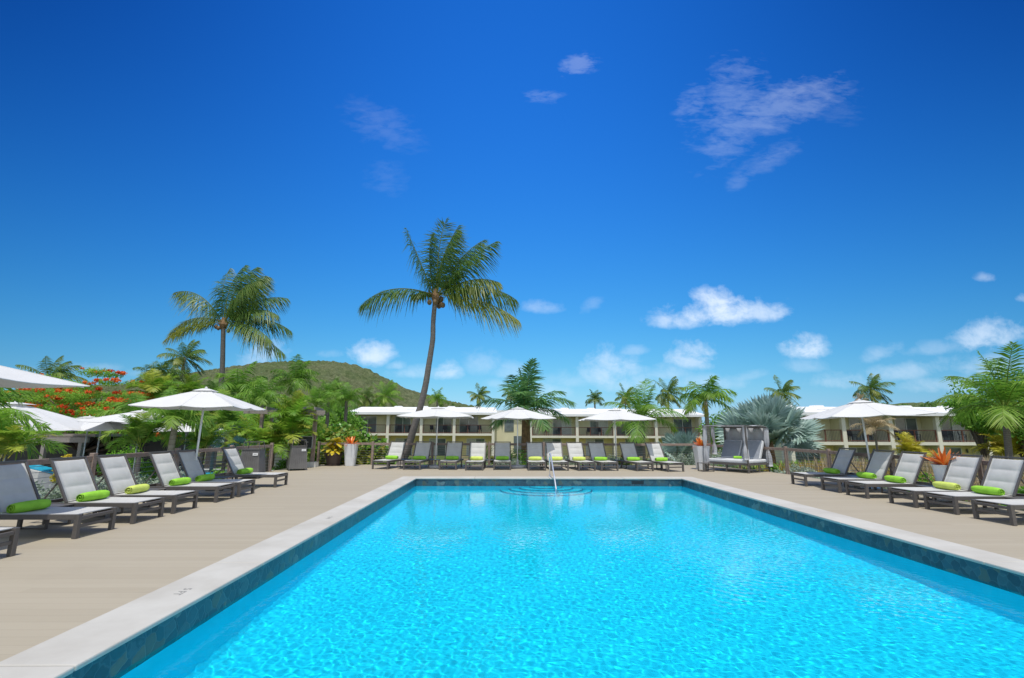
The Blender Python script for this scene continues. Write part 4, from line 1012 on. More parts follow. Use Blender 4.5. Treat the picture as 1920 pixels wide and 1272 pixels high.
for p, q in (((0, 0), (A, 0)), ((0, 0), (0, B)), ((0, B), (A, B)), ((A, 0), (A, B))): m.bar((*p, 1.735 if p[0] == 0 else 1.65), (*q, 1.735 if q[0] == 0 else 1.65), .03, .03)
m.build('top_rail', M_ALU, t)
m = sheet(lambda u, v: (A+.05+.03*math.sin(v*22)+.10*(1-u)**2, -.0+v*B, .28+u*1.38), 8, 44); m.build('rear_curtain', M_CURT, t, smooth=True)
def tied(x, y, zt, zb, r, seed):
    v = []; F = []; n = 26; N_ = 14; rng = random.Random(seed)
    for i in range(N_+1):
        u = i/N_; z = zt+(zb-zt)*u; w = r*(1-.55*math.exp(-((u-.55)/.12)**2))*(.75+.35*u)
        for k in range(n):
            a = 2*PI*k/n; rr_ = w*(1+.28*math.sin(a*6+2*u+seed)); v.append((x+rr_*math.cos(a)*.9+.03*math.sin(5*u+seed), y+rr_*math.sin(a), z))
    for i in range(N_):
        for k in range(n): F.append((i*n+k, i*n+(k+1) % n, (i+1)*n+(k+1) % n, (i+1)*n+k))
    F.append(tuple(range(n))); F.append(tuple(N_*n+k for k in range(n))[::-1])
    m = MB(); m.add(v, F); m.build('curtain', M_CURT, t, smooth=True)
tied(.02, .05, 1.70, .48, .085, 1); tied(.02, B-.03, 1.70, .25, .085, 2); tied(A, .0, 1.64, .2, .10, 3); tied(A*.45, B, 1.70, .6, .08, 4)
tw = used['g'].copy(); COL.objects.link(tw); tw.location = (8.96+.1, 18.15+1.0, .468); tw.rotation_euler = (0, 0, R(80)); tw.scale = (.8, .6, .8); tag(tw, 'lime green rolled towel on the curtained daybed', 'towel')

# ------------------------------------------------------------------ pool handrail
t = thing('pool_handrail', (1.55, 16.95, 0), 'bent stainless steel handrail going down into the pool steps', 'handrail')
pts = [(0, 0, 0), (0, 0, .62)]+[(0, -.14+.14*math.cos(a), .62+.14*math.sin(a)) for a in [R(x) for x in (15, 35, 60, 90)]]+[(0.02, -.25, .72), (.05, -1.15, .02), (.07, -1.85, -.55), (.08, -2.15, -.85)]
m = MB(); m.tube(pts, .024, 12); m.build('rail', M_CHROME, t, smooth=True)
m = MB(); m.lathe([(.055, .004), (.05, .016), (.028, .02)], 14); m.build('flange', M_CHROME, t)
# skimmer grille in the far waterline tiles and depth marking on the coping
m = MB(); m.box((4.35, 16.268, -.13), (.40, .012, .10)); tag(m.build('skimmer_mouth', M_BLACK, None), 'dark rectangular skimmer slot in the far waterline tiles', 'skimmer')
def text(body, loc, rot, size, mat, name, label, cat):
    cu = bpy.data.curves.new(name, 'FONT'); cu.body = body; cu.size = size; cu.extrude = .0006; cu.align_x = 'CENTER'
    o = bpy.data.objects.new(name, cu); COL.objects.link(o); bpy.context.view_layer.update()
    me = bpy.data.meshes.new_from_object(o); bpy.data.objects.remove(o); me.materials.append(mat)
    o = bpy.data.objects.new(name, me); COL.objects.link(o); o.location = loc; o.rotation_euler = rot; return tag(o, label, cat)
M_INK = plain('faded_black_paint', (.27, .265, .25), .8, var=.6, scale=40)
text('5 FT', (-3.13, 5.08, .0075), (0, 0, -PI/2), .11, M_INK, 'depth_marking', 'faded depth number painted on the near left coping', 'marking')
text('5 FT', (-3.13, 9.05, .0075), (0, 0, -PI/2), .11, M_INK, 'depth_marking', 'faded depth number painted farther along the left coping', 'marking')
# ------------------------------------------------------------------ ground and hills
def ground():
    M = Mat('garden_ground'); co = M.wco(); f = M.noise(co, .25, 6, .65); g = M.noise(co, 3, 6, .7)
    c = M.mix(M.ramp(f, [(.45, (0, 0, 0)), (.6, (1, 1, 1))]), M.ramp(g, [(.3, (.05, .09, .02)), (.7, (.10, .14, .04))]), M.ramp(g, [(.3, (.13, .10, .06)), (.7, (.26, .21, .13))]))
    M.bump(g, .6, .05); m_ = M.set(col=c, rough=.95, spec=.1)
    # sheet with a hole for the pool
    S = 3000; x0, x1, y0, y1 = -9.6, 10.9, -5.6, 22.8; z = GZ; m = MB()
    m.add([(-S, -S, z), (S, -S, z), (S, S, z), (-S, S, z), (x0, y0, z), (x1, y0, z), (x1, y1, z), (x0, y1, z)], [(0, 1, 5, 4), (1, 2, 6, 5), (2, 3, 7, 6), (3, 0, 4, 7)])
    m.add([(x0, y0, z), (x1, y0, z), (x1, y1, z), (x0, y1, z), (x0, y0, z+.3), (x1, y0, z+.3), (x1, y1, z+.3), (x0, y1, z+.3)], [(0, 1, 5, 4), (1, 2, 6, 5), (2, 3, 7, 6), (3, 0, 4, 7)])
    tag(m.build('ground', m_), kind='structure')
    m = MB()   # retaining wall that carries the deck
    a, b, c_, d = DX0+.05, DX1-.05, DY0+.05, 17.9
    wl = M_CONC
    m.box((DX0+.12, (DY0+DY1)/2, -.9), (.14, DY1-DY0-.1, 1.35)); m.box((DX1-.12, (DY0+17.9)/2, -.9), (.14, 17.9-DY0-.1, 1.35)); m.box((.3, DY1-.12, -.9), (17.6, .14, 1.35))
    tag(m.build('deck_retaining_wall', wl), kind='structure')
ground()
def bed(name, pts, z=-.62):
    v = [(x, y, z) for x, y in pts]+[(x, y, GZ-.05) for x, y in pts]; n = len(pts); m = MB(); m.add(v, [tuple(range(n))]+[((i+1) % n, i, i+n, (i+1) % n+n) for i in range(n)])
    tag(m.build(name, bpy.data.materials['garden_ground']), kind='structure')
bed('planting_bed', [(DX1+.1, 4), (30, 4), (30, 33), (9.5, 33), (9.5, DY1+.25), (DX1+.1, DY1+.2)]); bed('planting_bed', [(-12, DY1+.2), (9.4, DY1+.25), (9.4, 30), (-12, 30)]); bed('planting_bed', [(-10.9, 3), (DX0-.1, 3), (DX0-.1, DY1+.15), (-10.9, DY1+.15)])
def hill(name, prof, Yr, depth, mat, seed, bump=3.6, step=3.4, zb=-4, back=500):
    pts = [at(px, py, Yr) for px, py in prof]; xs_ = np.array([p.x for p in pts]); zs_ = np.array([p.z for p in pts])
    nx = int((xs_[-1]-xs_[0])/step); X = np.linspace(xs_[0], xs_[-1], nx); H = np.interp(X, xs_, zs_)
    ker = np.hanning(max(3, int(nx*.04))); ker /= ker.sum(); H = np.convolve(np.pad(H, len(ker)//2, 'edge'), ker, 'valid')[:nx]
    ny = int(depth/step)+int(back/(step*4)); Ys = np.concatenate([np.linspace(Yr-depth, Yr, int(depth/step)), np.linspace(Yr+step*4, Yr+back, int(back/(step*4)))])
    rs = np.random.RandomState(seed); t = np.clip((Ys-(Yr-depth))/depth, 0, 1); pr = np.sin(t*PI/2)**1.15; pr = np.where(Ys > Yr, np.cos(np.clip((Ys-Yr)/back, 0, 1)*PI/2), pr)
    pr = pr*np.minimum(Ys/Yr, 1)**1.25
    Z = zb+(H[None, :]-zb)*pr[:, None]
    # gullies and shrub canopy
    Xg, Yg = np.meshgrid(X, Ys)
    gul = np.sin(Xg/38+2*np.sin(Yg/90))*np.sin(Xg/17+Yg/70)*H.max()*.012*np.sin(np.clip(t, 0, 1)*PI)[:, None]
    Z = Z+gul+rs.rand(*Z.shape)**2*bump
    V = np.stack([Xg+rs.normal(0, step*.2, Xg.shape), Yg+rs.normal(0, step*.2, Xg.shape), Z], -1).reshape(-1, 3); n1 = len(Ys)
    I = np.arange(nx*n1).reshape(n1, nx); F = np.stack([I[:-1, :-1], I[:-1, 1:], I[1:, 1:], I[1:, :-1]], -1).reshape(-1, 4)
    tag(np_mesh(name, V, F, mat, smooth=True), kind='structure')
def mat_hill():
    M = Mat('dry_green_hillside'); co = M.wco(); f = M.noise(co, .012, 5, .6); g = M.noise(co, .16, 5, .75)
    c = M.mix(M.ramp(f, [(.4, (0, 0, 0)), (.62, (1, 1, 1))]), M.ramp(g, [(.35, (.10, .15, .055)), (.65, (.21, .26, .11))]), M.ramp(g, [(.35, (.14, .17, .08)), (.65, (.28, .29, .16))]))
    h_ = M.noise(co, .45, 6, .8); c = M.mix(M.ramp(h_, [(.5, (0, 0, 0)), (.62, (.6, .6, .6))]), c, (.05, .08, .03)); M.bump(h_, 1.0, 5); return M.set(col=c, rough=.95, spec=.1)
MH = mat_hill()
hill('hill', [(-60, 742), (60, 735), (150, 727), (280, 722), (345, 716), (385, 703), (440, 691), (490, 683), (540, 680.5), (600, 679.5), (645, 682), (680, 692), (720, 712), (760, 732), (800, 744), (850, 757), (920, 772), (1000, 790), (1080, 800)], 700, 420, MH, 3)
hill('distant_hill', [(1640, 786), (1680, 762), (1700, 757), (1760, 756), (1800, 757), (1900, 760), (2050, 762), (2150, 790)], 900, 300, MH, 6, 2.5, 6)

# ------------------------------------------------------------------ hotel wings
M_CREAM = plain('cream_render', (.72, .69, .56), .85, var=.05, scale=1, bump=.2)
M_YWALL = plain('yellow_render', (.80, .70, .32), .85, var=.06, scale=1, bump=.2)
M_OWALL = plain('sand_render', (.70, .66, .44), .85, var=.06, scale=1, bump=.2)
M_ROOF = plain('white_roof_membrane', (.80, .80, .79), .6, var=.05, scale=.5, bump=.2, bscale=3)
M_GLASS = plain('dark_window_glass', (.13, .16, .17), .06, var=.6, scale=.6, bump=0, spec=.8)
M_CURTN = plain('window_curtain', (.52, .54, .50), .9, var=.2, scale=9, bump=0)
M_WFRAME = plain('white_window_frame', (.66, .68, .66), .5, var=.05)
M_DARKM = plain('dark_balcony_mesh', (.03, .03, .04), .6)
def hotel(loc, label, cols, zs, depth, roofz, ext=(.6, .6), gap=None, lamp=True, vents=(), slabh=.26, seed=1, endwall=True):
    """cols: column x (local); zs = (slab top, eave) above the local ground; roofz ridge"""
    rng = random.Random(seed); root = thing('hotel_wing', loc, label, 'building'); zt, ze = zs
    x0, x1 = cols[0], cols[-1]; rec = 1.5; cw = .34
    m = MB(); m.box(((x0+x1)/2, rec+depth/2, ze/2), (x1-x0-.02, depth, ze-.02)); m.build('wall', M_OWALL, root)
    m = MB(); m.box(((x0+x1)/2, rec-.03, (zt-slabh)/2), (x1-x0-.2, .05, zt-slabh-.02)); m.build('ground_floor_wall', M_YWALL, root)
    m = MB(); m.box(((x0+x1)/2, rec/2-.04, zt-slabh/2), (x1-x0, rec+.16, slabh)); m.build('floor_slab', M_CREAM, root)
    for i, x in enumerate(cols):
        if gap and i in gap: pass
        m = MB(); m.box((x, .02, ze/2), (cw, .32, ze)); m.build('column', M_CREAM, root)
        m = MB(); m.box((x, rec/2+.15, (ze+zt)/2), (.16, rec-.36, ze-zt-.01)); m.box((x, rec/2+.15, (zt-slabh)/2), (.16, rec-.36, zt-slabh-.01)); m.build('partition_wall', M_OWALL if i % 2 else M_CREAM, root)
    # roof: low gable with thick white fascia and ribs
    ov = .55; e0, e1 = x0-ext[0], x1+ext[1]; yf, yb = -ov, rec+depth+ov; ym = rec+depth*.42; th = .30; g = 1.2
    v = [(e0, yf, ze+.02), (e1, yf, ze+.02), (e1, yf, ze+th), (e0, yf, ze+th), (e0+g*.2, ym, roofz), (e1-g*.2, ym, roofz), (e0, yb, ze+.02), (e1, yb, ze+.02), (e1, yb, ze+th), (e0, yb, ze+th)]
    m = MB(); m.add(v, [(0, 1, 2, 3), (3, 2, 5, 4), (4, 5, 8, 9), (9, 8, 7, 6), (6, 7, 1, 0), (0, 3, 4), (0, 4, 9, 6), (1, 5, 2), (1, 7, 8, 5)])
    rf = m.build('roof', M_ROOF, root)
    m = MB()
    for x in vents: m.box((x, ym, roofz+.02), (1.3, .8, .22), None, (.6, 1))
    if vents: m.build('roof_vent', M_ROOF, rf)
    m = MB(); yy = yf+(ym-yf)*.45; zz = ze+th+(roofz-ze-th)*.45
    for x in vents: m.box((x-1.2, yy, zz+.015), (1.0, .22, .05))
    if vents: m.build('roof_slot', M_CONC, rf)
    for i in range(len(cols)-1):
        a, b = cols[i]+cw/2, cols[i+1]-cw/2; w = b-a
        if gap and i in gap: continue
        # upper floor: sliding door beside plain wall, railing
        dw = min(w*.52, 2.3); dx = (a+.35+dw/2) if rng.random() < .5 else (b-.35-dw/2)
        hD = 2.05
        f = MB()
        for xx in (-dw/2, 0, dw/2): f.box((dx+xx, rec-.05, zt+hD/2), (.06, .06, hD))
        f.box((dx, rec-.05, zt+hD+.03), (dw+.06, .06, .06)); fr = f.build('sliding_door', M_WFRAME, root)
        m = MB(); m.box((dx-dw/4, rec-.024, zt+hD/2), (dw/2-.06, .02, hD-.01)); m.build('pane', M_GLASS, fr)
        m = MB(); m.box((dx+dw/4, rec-.024, zt+hD/2), (dw/2-.06, .02, hD-.01)); m.build('pane', rng.choice([M_GLASS, M_CURTN, M_CURTN]), fr)
        m = MB(); yR = .0
        m.box(((a+b)/2, yR, zt+1.0), (w-.01, .07, .07)); m.box(((a+b)/2, yR, zt+.10), (w-.01, .04, .05))
        nps = max(2, int(w/1.4))
        for k in range(nps+1): m.box((a+.05+(w-.1)*k/nps, yR, zt+.5), (.08, .08, 1.0))
        rl = m.build('railing', M_WOODR, root)
        m = MB()
        for k in range(int(w/.13)): m.box((a+.1+k*.13, yR, zt+.54), (.014, .014, .84))
        m.build('baluster', M_DARKM, rl)
        # ground floor window
        gw = min(w*.55, 2.2); gx = (a+b)/2+rng.uniform(-.3, .3); hh = 2.0
        f = MB()
        for xx in (-gw/2, 0, gw/2): f.box((gx+xx, rec-.08, hh/2), (.07, .06, hh))
        f.box((gx, rec-.08, hh+.03), (gw+.07, .06, .07)); fr = f.build('window', M_WFRAME, root)
        for s in (-1, 1): m = MB(); m.box((gx+s*gw/4, rec-.062, hh/2), (gw/2-.07, .012, hh-.01)); m.build('pane', M_GLASS if s > 0 else rng.choice([M_GLASS, M_CURTN, M_CURTN]), fr)
        if lamp:
            m = MB(); m.lathe([(.05, zt-.95), (.08, zt-.88), (.08, zt-.68), (.03, zt-.6)], 8, (b-.45, rec-.16, 0)); m.build('wall_lamp', M_GLASS, root)
    return root
CY = 60.0
hotel((0, CY, GZ), 'left half of the two storey cream hotel with white roof behind the far fence', [-18.6, -14.15, -10.1, -6.1, -1.35], (1.08-GZ, 3.30-GZ), 8, 4.45-GZ, (.5, .45), lamp=False, vents=[-14, -10.6, -7, -3.5], seed=4)
hotel((0, CY, GZ), 'right half of the two storey cream hotel, right of the big feather palm', [3.2, 8.9, 13.5, 18.6, 24.1], (.84-GZ, 3.14-GZ), 8, 4.30-GZ, (.45, .5), lamp=False, vents=[4.8, 8, 11.5, 15, 18.5], seed=5)
t = thing('stair_tower', (.92, CY+3.2, GZ), 'recessed sand coloured stair block between the two halves of the hotel', 'building')
m = MB(); m.box((0, 2, 2.5), (4.9, 4, 5.0)); m.build('wall', M_OWALL, t); m = MB(); m.box((0, 1.9, 5.35), (4.9, 4.6, .5)); m.build('roof', M_ROOF, t)
m = MB(); m.box((-.3, -.02, 3.9), (1.2, .05, 2.0)); m.box((.9, -.02, 1.3), (1.2, .05, 2.1)); m.build('doorway', M_GLASS, t)
# end walls that catch the sun beside the gap
hotel((0, 42.0, -1.95), 'nearer two storey cream hotel wing at the right, partly hidden by the silver palm', [24.6, 29.25, 33.35, 37.5, 41.7, 45.9, 50.1], (.60+1.95, 2.80+1.95), 7, 3.80+1.95, (.8, .8), vents=[27, 30, 34.5, 38.5, 42.5, 46.5], seed=9)
# balcony chairs and tables
def make_chair():
    root = thing('balcony_chair', (0, 0, 0), 'c', 'chair')
    m = MB(); m.box((0, 0, .43), (.5, .48, .04)); m.build('seat', M_DARKM, root)
    m = MB(); m.box((0, .24, .72), (.5, .03, .5), Matrix.Rotation(R(-10), 3, 'X')); m.build('backrest', M_DARKM, root)
    for x in (-1, 1):
        for y in (-1, 1): m = MB(); m.box((x*.23, y*.21, .205), (.035, .035, .41)); m.build('leg', M_DARKM, root)
        m = MB(); m.box((x*.26, 0, .64), (.04, .5, .03)); m.box((x*.26, -.23, .53), (.03, .03, .2)); m.build('armrest', M_DARKM, root)
    return root
pc = make_chair(); first = True
nb = {-12.2: 'second', -8.1: 'third', -3.8: 'fourth', 6.0: 'first', 11.2: 'second', 16: 'third', 31.3: 'second', 35.4: 'third', 39.6: 'fourth', 43.8: 'fifth'}
for x, w_ in nb.items():
    for s in (-1, 1):
        o = pc if first else copy_tree(pc); first = False
        cen = x < 22; o.location = (x+s*.75, (CY if cen else 42)+.8, (1.08 if x < 0 else .84) if cen else .60); o.rotation_euler = (0, 0, R(rngL.uniform(-50, 50)))
        where = 'hotel left of the feather palm' if x < 0 else 'hotel right of the feather palm' if cen else 'right hand hotel wing'
        tag(o, f'{"left" if s < 0 else "right"} chair on the {w_} balcony of the {where}', 'chair', 'dark chairs on the hotel balconies')

# ------------------------------------------------------------------ the lower pool area beyond the left fence
M_PALE = plain('pale_pool_surround', (.45, .45, .43), .8, var=.08, bump=.2)
M_BLUE = plain('blue_pool_paint', (.02, .36, .55), .3, var=.12, bump=.1, bscale=8)
m = MB(); m.box((-21.5, 21, GZ+.02), (22, 26, .03)); tag(m.build('lower_terrace', M_PALE), kind='structure')
def small_pool(x, y, rx, ry, h, label, seed):
    root = thing('splash_pool', (x, y, GZ+.036), label, 'pool', 'raised splash pools on the lower terrace'); n = 40; v = []; F = []
    rings = [(1.12, 0), (1.10, h), (1.0, h+.02), (.97, h-.10), (.95, h-.12)]
    for k, z in rings:
        for i in range(n): a = 2*PI*i/n; v.append((rx*k*math.cos(a), ry*k*math.sin(a), z))
    for r_ in range(4):
        for i in range(n): F.append((r_*n+i, r_*n+(i+1) % n, (r_+1)*n+(i+1) % n, (r_+1)*n+i))
    m = MB(); m.add(v, F); m.build('rim', M_PALE, root, smooth=False)
    m = MB(); m.add([(rx*.97*math.cos(2*PI*i/n), ry*.97*math.sin(2*PI*i/n), h-.09) for i in range(n)], [tuple(range(n))]); m.build('water', M_BLUE, root)
small_pool(-17.2, 19.5, 2.3, 2.2, .55, 'small raised splash pool seen under the fence rail at far left', 1)
small_pool(-17.5, 27.5, 3.2, 2.6, .75, 'splash pool seen between the third and fourth left loungers', 2)
small_pool(-13.8, 24.5, 2.6, 2.0, 1.0, 'bright blue splash pool seen behind the fourth left lounger', 3)
m = MB()
v = []; F = []; n = 24
t = thing('pool_slide', (-18.6, 22.4, GZ+.036), 'pale sloping slide wall on the lower terrace at far left', 'slide')
m.add([(-3, -.2, 0), (2.4, -.2, 0), (2.4, -.2, .35), (-3, -.2, 1.5), (-3, .8, 0), (2.4, .8, 0), (2.4, .8, .35), (-3, .8, 1.5)], [(0, 1, 2, 3), (5, 4, 7, 6), (3, 2, 6, 7), (1, 5, 6, 2), (4, 0, 3, 7), (0, 4, 5, 1)]); m.build('ramp', M_PALE, t)
m = MB(); m.bar((2.2, .3, .42), (-2.9, .3, 1.52), .7, .05); m.build('chute', M_BLUE, t)
# open dark bar hut with wooden beam
t = thing('pool_bar', (-21.0, 24.0, GZ), 'dark timber pool bar with a weathered beam behind the left fence', 'bar')
m = MB(); m.box((-1.5, 4.0, 1.35), (10.5, .2, 2.7)); m.build('back_wall', M_BLACK, t)
m = MB(); m.box((-2.7, 2.0, 2.82), (8.6, 4.6, .12)); m.build('roof', M_WOODG, t)
m = MB(); m.bar((-7, -.4, 2.60), (1.4, -.4, 2.62), .12, .24); m.build('beam', M_WOODG, t)
for x in (-6, -3.4, -.6, 1.1): m = MB(); m.box((x, -.4, 1.25), (.16, .16, 2.5)); m.build('post', M_WOODG, t)
m = MB(); m.box((-2.3, .6, .55), (7.5, .6, 1.1)); m.build('counter', M_WOODR, t)
# shaded-side parasols on the lower terrace
GB = 'parasols beyond the left fence'
def low_parasol(px, py_top, px0, px1, py_e, Y, label, rz=0, half=None):
    a = at(px, py_top, Y); e = at(px0, py_e, Y); f_ = at(px1, py_e, Y); h = half or (f_.x-e.x)/2
    parasol((a.x, Y, GZ+.036), a.z, e.z, h, rz, label, (0, 0), 'plate', M_GMETAL, group=GB)
low_parasol(28, 756, -75, 147, 806, 17.5, 'large parasol beyond the fence at far left, above the timber beam', R(4))
low_parasol(192, 784, 110, 249, 806, 19.5, 'front parasol of the pair beyond the left fence', R(5))
low_parasol(168, 782, 92, 226, 801, 22.5, 'parasol tucked behind the front one beyond the left fence', R(3))
low_parasol(266, 771, 204, 334, 791, 19.0, 'parasol beyond the fence, left of the white parasol pole', R(-3))
low_parasol(352, 792, 300, 405, 808, 23.0, 'parasol seen through the palms behind the white parasol pole', R(5))
# ------------------------------------------------------------------ the two big coconut palms
def big_coconut(label, path, cy, fr, seed, r0, r1, wind, nuts=9, lscale=1.0):
    """path: trunk points in the world; fr: (azimuth, elevation, length, droop, yellow, wind factor, hang)"""
    base = Vector(path[0]); root = thing('coconut_palm', base, label, 'palm tree', 'tall coconut palms')
    pts = [Vector(p)-base for p in path]
    # smooth the path
    fine = []
    for i in range(len(pts)-1):
        p0, p1, p2, p3 = pts[max(i-1, 0)], pts[i], pts[i+1], pts[min(i+2, len(pts)-1)]
        for k in range(5):
            t = k/5; fine.append(.5*((2*p1)+(p2-p0)*t+(2*p0-5*p1+4*p2-p3)*t*t+(3*p1-p0-3*p2+p3)*t**3))
    fine.append(pts[-1]); n = len(fine)
    m = MB(); m.tube(fine, [(r0*(1-i/(n-1))+r1*i/(n-1))*(1+.025*math.sin(i*2.3))+(.10 if i == 0 else .04 if i == 1 else 0) for i in range(n)], 14); m.build('trunk', M_TRUNK, root, smooth=True)
    top = pts[-1]; rs = np.random.RandomState(seed)
    for k, (az, el, L_, dr, yel, wf, hang) in enumerate(fr):
        lv = Leaves(); frond(lv, rs, (0, 0, 0), R(az), R(el), L_, dr, tuple(w*wf for w in wind), 96, 1.15*lscale, .045, .05, hang, .05, yel, .55, .035, .9*wf, .11, rag=.10)
        o = lv.mesh('frond', M_COCO, root); o.location = top+Vector((math.cos(R(az))*.12, math.sin(R(az))*.12, .05))
    rng = random.Random(seed)
    m = MB(); m.tube([top-Vector((0, 0, .45)), top-Vector((0, 0, .1)), top+Vector((0, 0, .35))], [r1*1.05, r1*1.9, r1*.9], 9)
    for i in range(16):
        a = rng.uniform(0, 6.28); q = top+Vector((math.cos(a)*.1, math.sin(a)*.1, rng.uniform(-.1, .15))); m.tube([q, q+Vector((math.cos(a)*.35, math.sin(a)*.35, rng.uniform(-.15, .35)))], [.035, .008], 4)
    m.build('leaf_base', M_FIBRE, root)
    for i in range(nuts):
        a = rng.uniform(0, 6.28); m = MB(); m.ball((0, 0, 0), .12, 7, (1, 1, 1.2)); o = m.build('coconut', M_NUT, root, smooth=True)
        o.location = top+Vector((math.cos(a)*rng.uniform(.25, .42), math.sin(a)*.32, rng.uniform(-.5, -.12)))
    return root
A_ = 23.4
pathA = [at(744, 874, 22.9)]+[at(x, y, A_) for x, y in ((755, 863), (763, 847), (772, 817), (780, 790), (789, 760), (798, 722), (804, 685), (808, 660), (811.5, 635), (812.5, 600), (817, 555))]
pathA[0].z = -.35; pathA.insert(0, Vector((pathA[0].x-.55, 22.85, GZ-.1)))
frA = [(183, 20, 3.9, 1.35, .12, .2, .5), (178, 68, 3.9, .75, .0, .7, .8), (165, 80, 3.4, .9, 0, .9, .9), (95, 87, 4.3, .30, .0, .55, .35), (60, 80, 4.3, .35, 0, .7, .4), (340, 48, 4.0, .45, .05, .3, .45),
       (345, 30, 3.4, 1.0, .35, .3, .8), (8, 24, 4.2, 1.1, .12, .25, .6), (352, -4, 4.4, .7, .6, .15, .5), (150, 30, 1.5, 1.2, .3, .2, .5), (300, 78, 3.4, .7, .05, 1.0, .7), (22, 66, 4.1, .55, .03, .7, .5)]
big_coconut('tall leaning coconut palm rising behind the far row of loungers', pathA, 0, frA, 11, .195, .11, (.55, .0, .0))
B_ = 31.0
pathB = [at(410, 800, B_), at(411, 780, B_), at(414, 735, B_), at(417, 690, B_), at(418, 650, B_), at(419, 606, B_)]
pathB[0] = Vector((pathB[1].x-.1, B_, GZ-.1))
frB = [(178, 58, 4.3, 1.5, .25, -.05, .8), (182, 24, 3.6, 1.8, .45, -.05, .5), (205, -5, 3.4, 1.0, .65, .1, .3), (120, 84, 4.4, .8, 0, 1.0, .6), (80, 82, 4.6, .7, 0, 1.2, .6), (60, 74, 4.5, .9, 0, 1.1, .6),
       (330, 66, 4.0, 1.3, .15, .8, .7), (10, 50, 4.3, 1.1, .05, .45, .6), (350, 32, 4.0, 1.2, .12, .3, .6), (5, 16, 4.4, 1.0, .08, .2, .5), (340, -4, 4.4, .75, .2, .12, .45), (357, -16, 4.7, .55, .12, .1, .45),
       (150, 76, 4.2, .9, .05, .9, .7), (0, 78, 4.2, 1.1, 0, 1.3, .8)]
big_coconut('straight coconut palm with wind blown crown above the large left parasol', pathB, 0, frB, 23, .17, .13, (.60, .1, 0), 7, .95)

# ------------------------------------------------------------------ the other palms
GP = 'palms in the gardens behind the deck'
def P(label, px, py, Y, rpx, kind, m, seed, bpx=None, gz=GZ, r0=.16, mt=None, shaft=False, rot=0.0, name='palm_tree', bend=0.0, minz=None):
    t = at(px, py, Y); s = rpx*Y*1.04/FPX*(1+.35*abs(px-960)/960*abs(px-960)/960)
    b = at(bpx if bpx is not None else px, py, Y); b.z = gz
    return palm(label, b, t, s, kind, m, seed, GP, name, r0, r0*.7, mt, shaft, bend, rot)
P('dark windblown palm above the cropped parasol at far left', 92, 712, 34, 42, 'coco', M_COCO, 1)
P('left of two dark palms above the flame tree', 290, 712, 42, 36, 'royal', M_COCO, 2, mt=M_GTRUNK)
P('right of two dark palms above the flame tree', 321, 716, 44, 34, 'royal', M_COCO, 2, rot=2.1, mt=M_GTRUNK)
P('slim windblown coconut palm left of the big left coconut palm', 346, 672, 48, 38, 'coco', M_COCO, 3, 337)
P('bright green palm top above the left corner of the large parasol', 285, 760, 28, 50, 'areca', M_ARECA, 4, r0=.12)
P('green palm behind the top of the large left parasol', 358, 752, 34, 38, 'areca', M_ARECA, 5, r0=.12)
P('tall leafy green palm just right of the big left coconut trunk', 447, 742, 29, 62, 'royal', M_ROYAL, 6, mt=M_GTRUNK, rot=.3)
P('dense green palm behind the right tip of the large parasol', 492, 752, 27, 50, 'royal', M_ROYAL, 7, mt=M_GTRUNK)
P('low green palm peeping over the large parasol left of the coconut trunk', 402, 752, 33, 40, 'open', M_ROYAL, 8)
P('royal palm with green crownshaft standing out against the hill', 554, 716, 34, 47, 'royal', M_ROYAL, 9, shaft=True, mt=M_GTRUNK)
P('small dark windblown palm halfway up against the hill', 626, 722, 70, 20, 'coco', M_COCO, 3, rot=.3)
P('bright palm behind the pergola beam', 592, 764, 32, 46, 'open', M_ROYAL, 10)
P('green palm above the sea grape bush', 650, 752, 36, 36, 'royal', M_ROYAL, 6, rot=2.0)
P('spreading green palm right of the royal palm', 617, 742, 38, 34, 'royal', M_ROYAL, 7, rot=1.2)
P('brownish palm behind the left end of the hotel roof', 686, 744, 72, 25, 'coco', M_COCO, 1, rot=.4)
P('bushy windblown palm over the left end of the hotel roof', 722, 744, 74, 34, 'coco', M_ROYAL, 11)
P('pointed young palm above the roof right of the leaning trunk', 820, 750, 73, 24, 'royal', M_ROYAL, 9, rot=1.5)
P('tiny dark palm above the roof right of the pointed palm', 848, 762, 80, 9, 'coco', M_COCO, 3)
P('yellowish palm above the roof left of the big feather palm', 898, 742, 72, 24, 'coco', M_COCO, 12, rot=-.2)
P('windblown palm just left of the big feather palm spear', 958, 738, 72, 24, 'coco', M_COCO, 12, rot=.4)
P('big blue green feather palm behind the middle parasol', 986, 770, 26.5, 88, 'stiff', M_STIFF, 13, mt=M_FIBRE, r0=.30, rot=.5)
P('small yellow green palm above the middle of the hotel roof', 1115, 750, 73, 23, 'royal', M_COCO, 2, rot=.8)
P('bright open palm with drooping fronds right of the right far parasol', 1207, 792, 28.5, 78, 'open', M_ROYAL, 14, 1203, r0=.10, rot=.7)
P('windblown palm behind the top of the bright open palm', 1172, 745, 70, 26, 'coco', M_COCO, 12, rot=.2)
P('curved windblown palm left of the royal palm with orange fruit', 1252, 738, 70, 34, 'coco', M_COCO, 11, rot=-.3)
pr = P('royal palm with orange fruit cluster at the right end of the central wing', 1323, 752, 38, 58, 'royal', M_ROYAL, 15, mt=M_GTRUNK, r0=.2)
lv = Leaves(); cloud(lv, np.random.RandomState(3), [(0, -.15, -.3), (.1, -.2, -.6)], [.22, .25], 500, .09, .5, 1.4, (0, 1)); o = lv.mesh('fruit_cluster', M_CROT, pr)
o.location = at(1323, 752, 38)-Vector(pr.location)+Vector((-.5, -.7, -.35))
P('windblown palm above the top of the big silver fan palm', 1466, 738, 52, 32, 'coco', M_COCO, 12, rot=-.4)
P('coconut palm standing alone above the right hand wing roof', 1632, 730, 60, 31, 'coco', M_COCO, 3, rot=-.5)
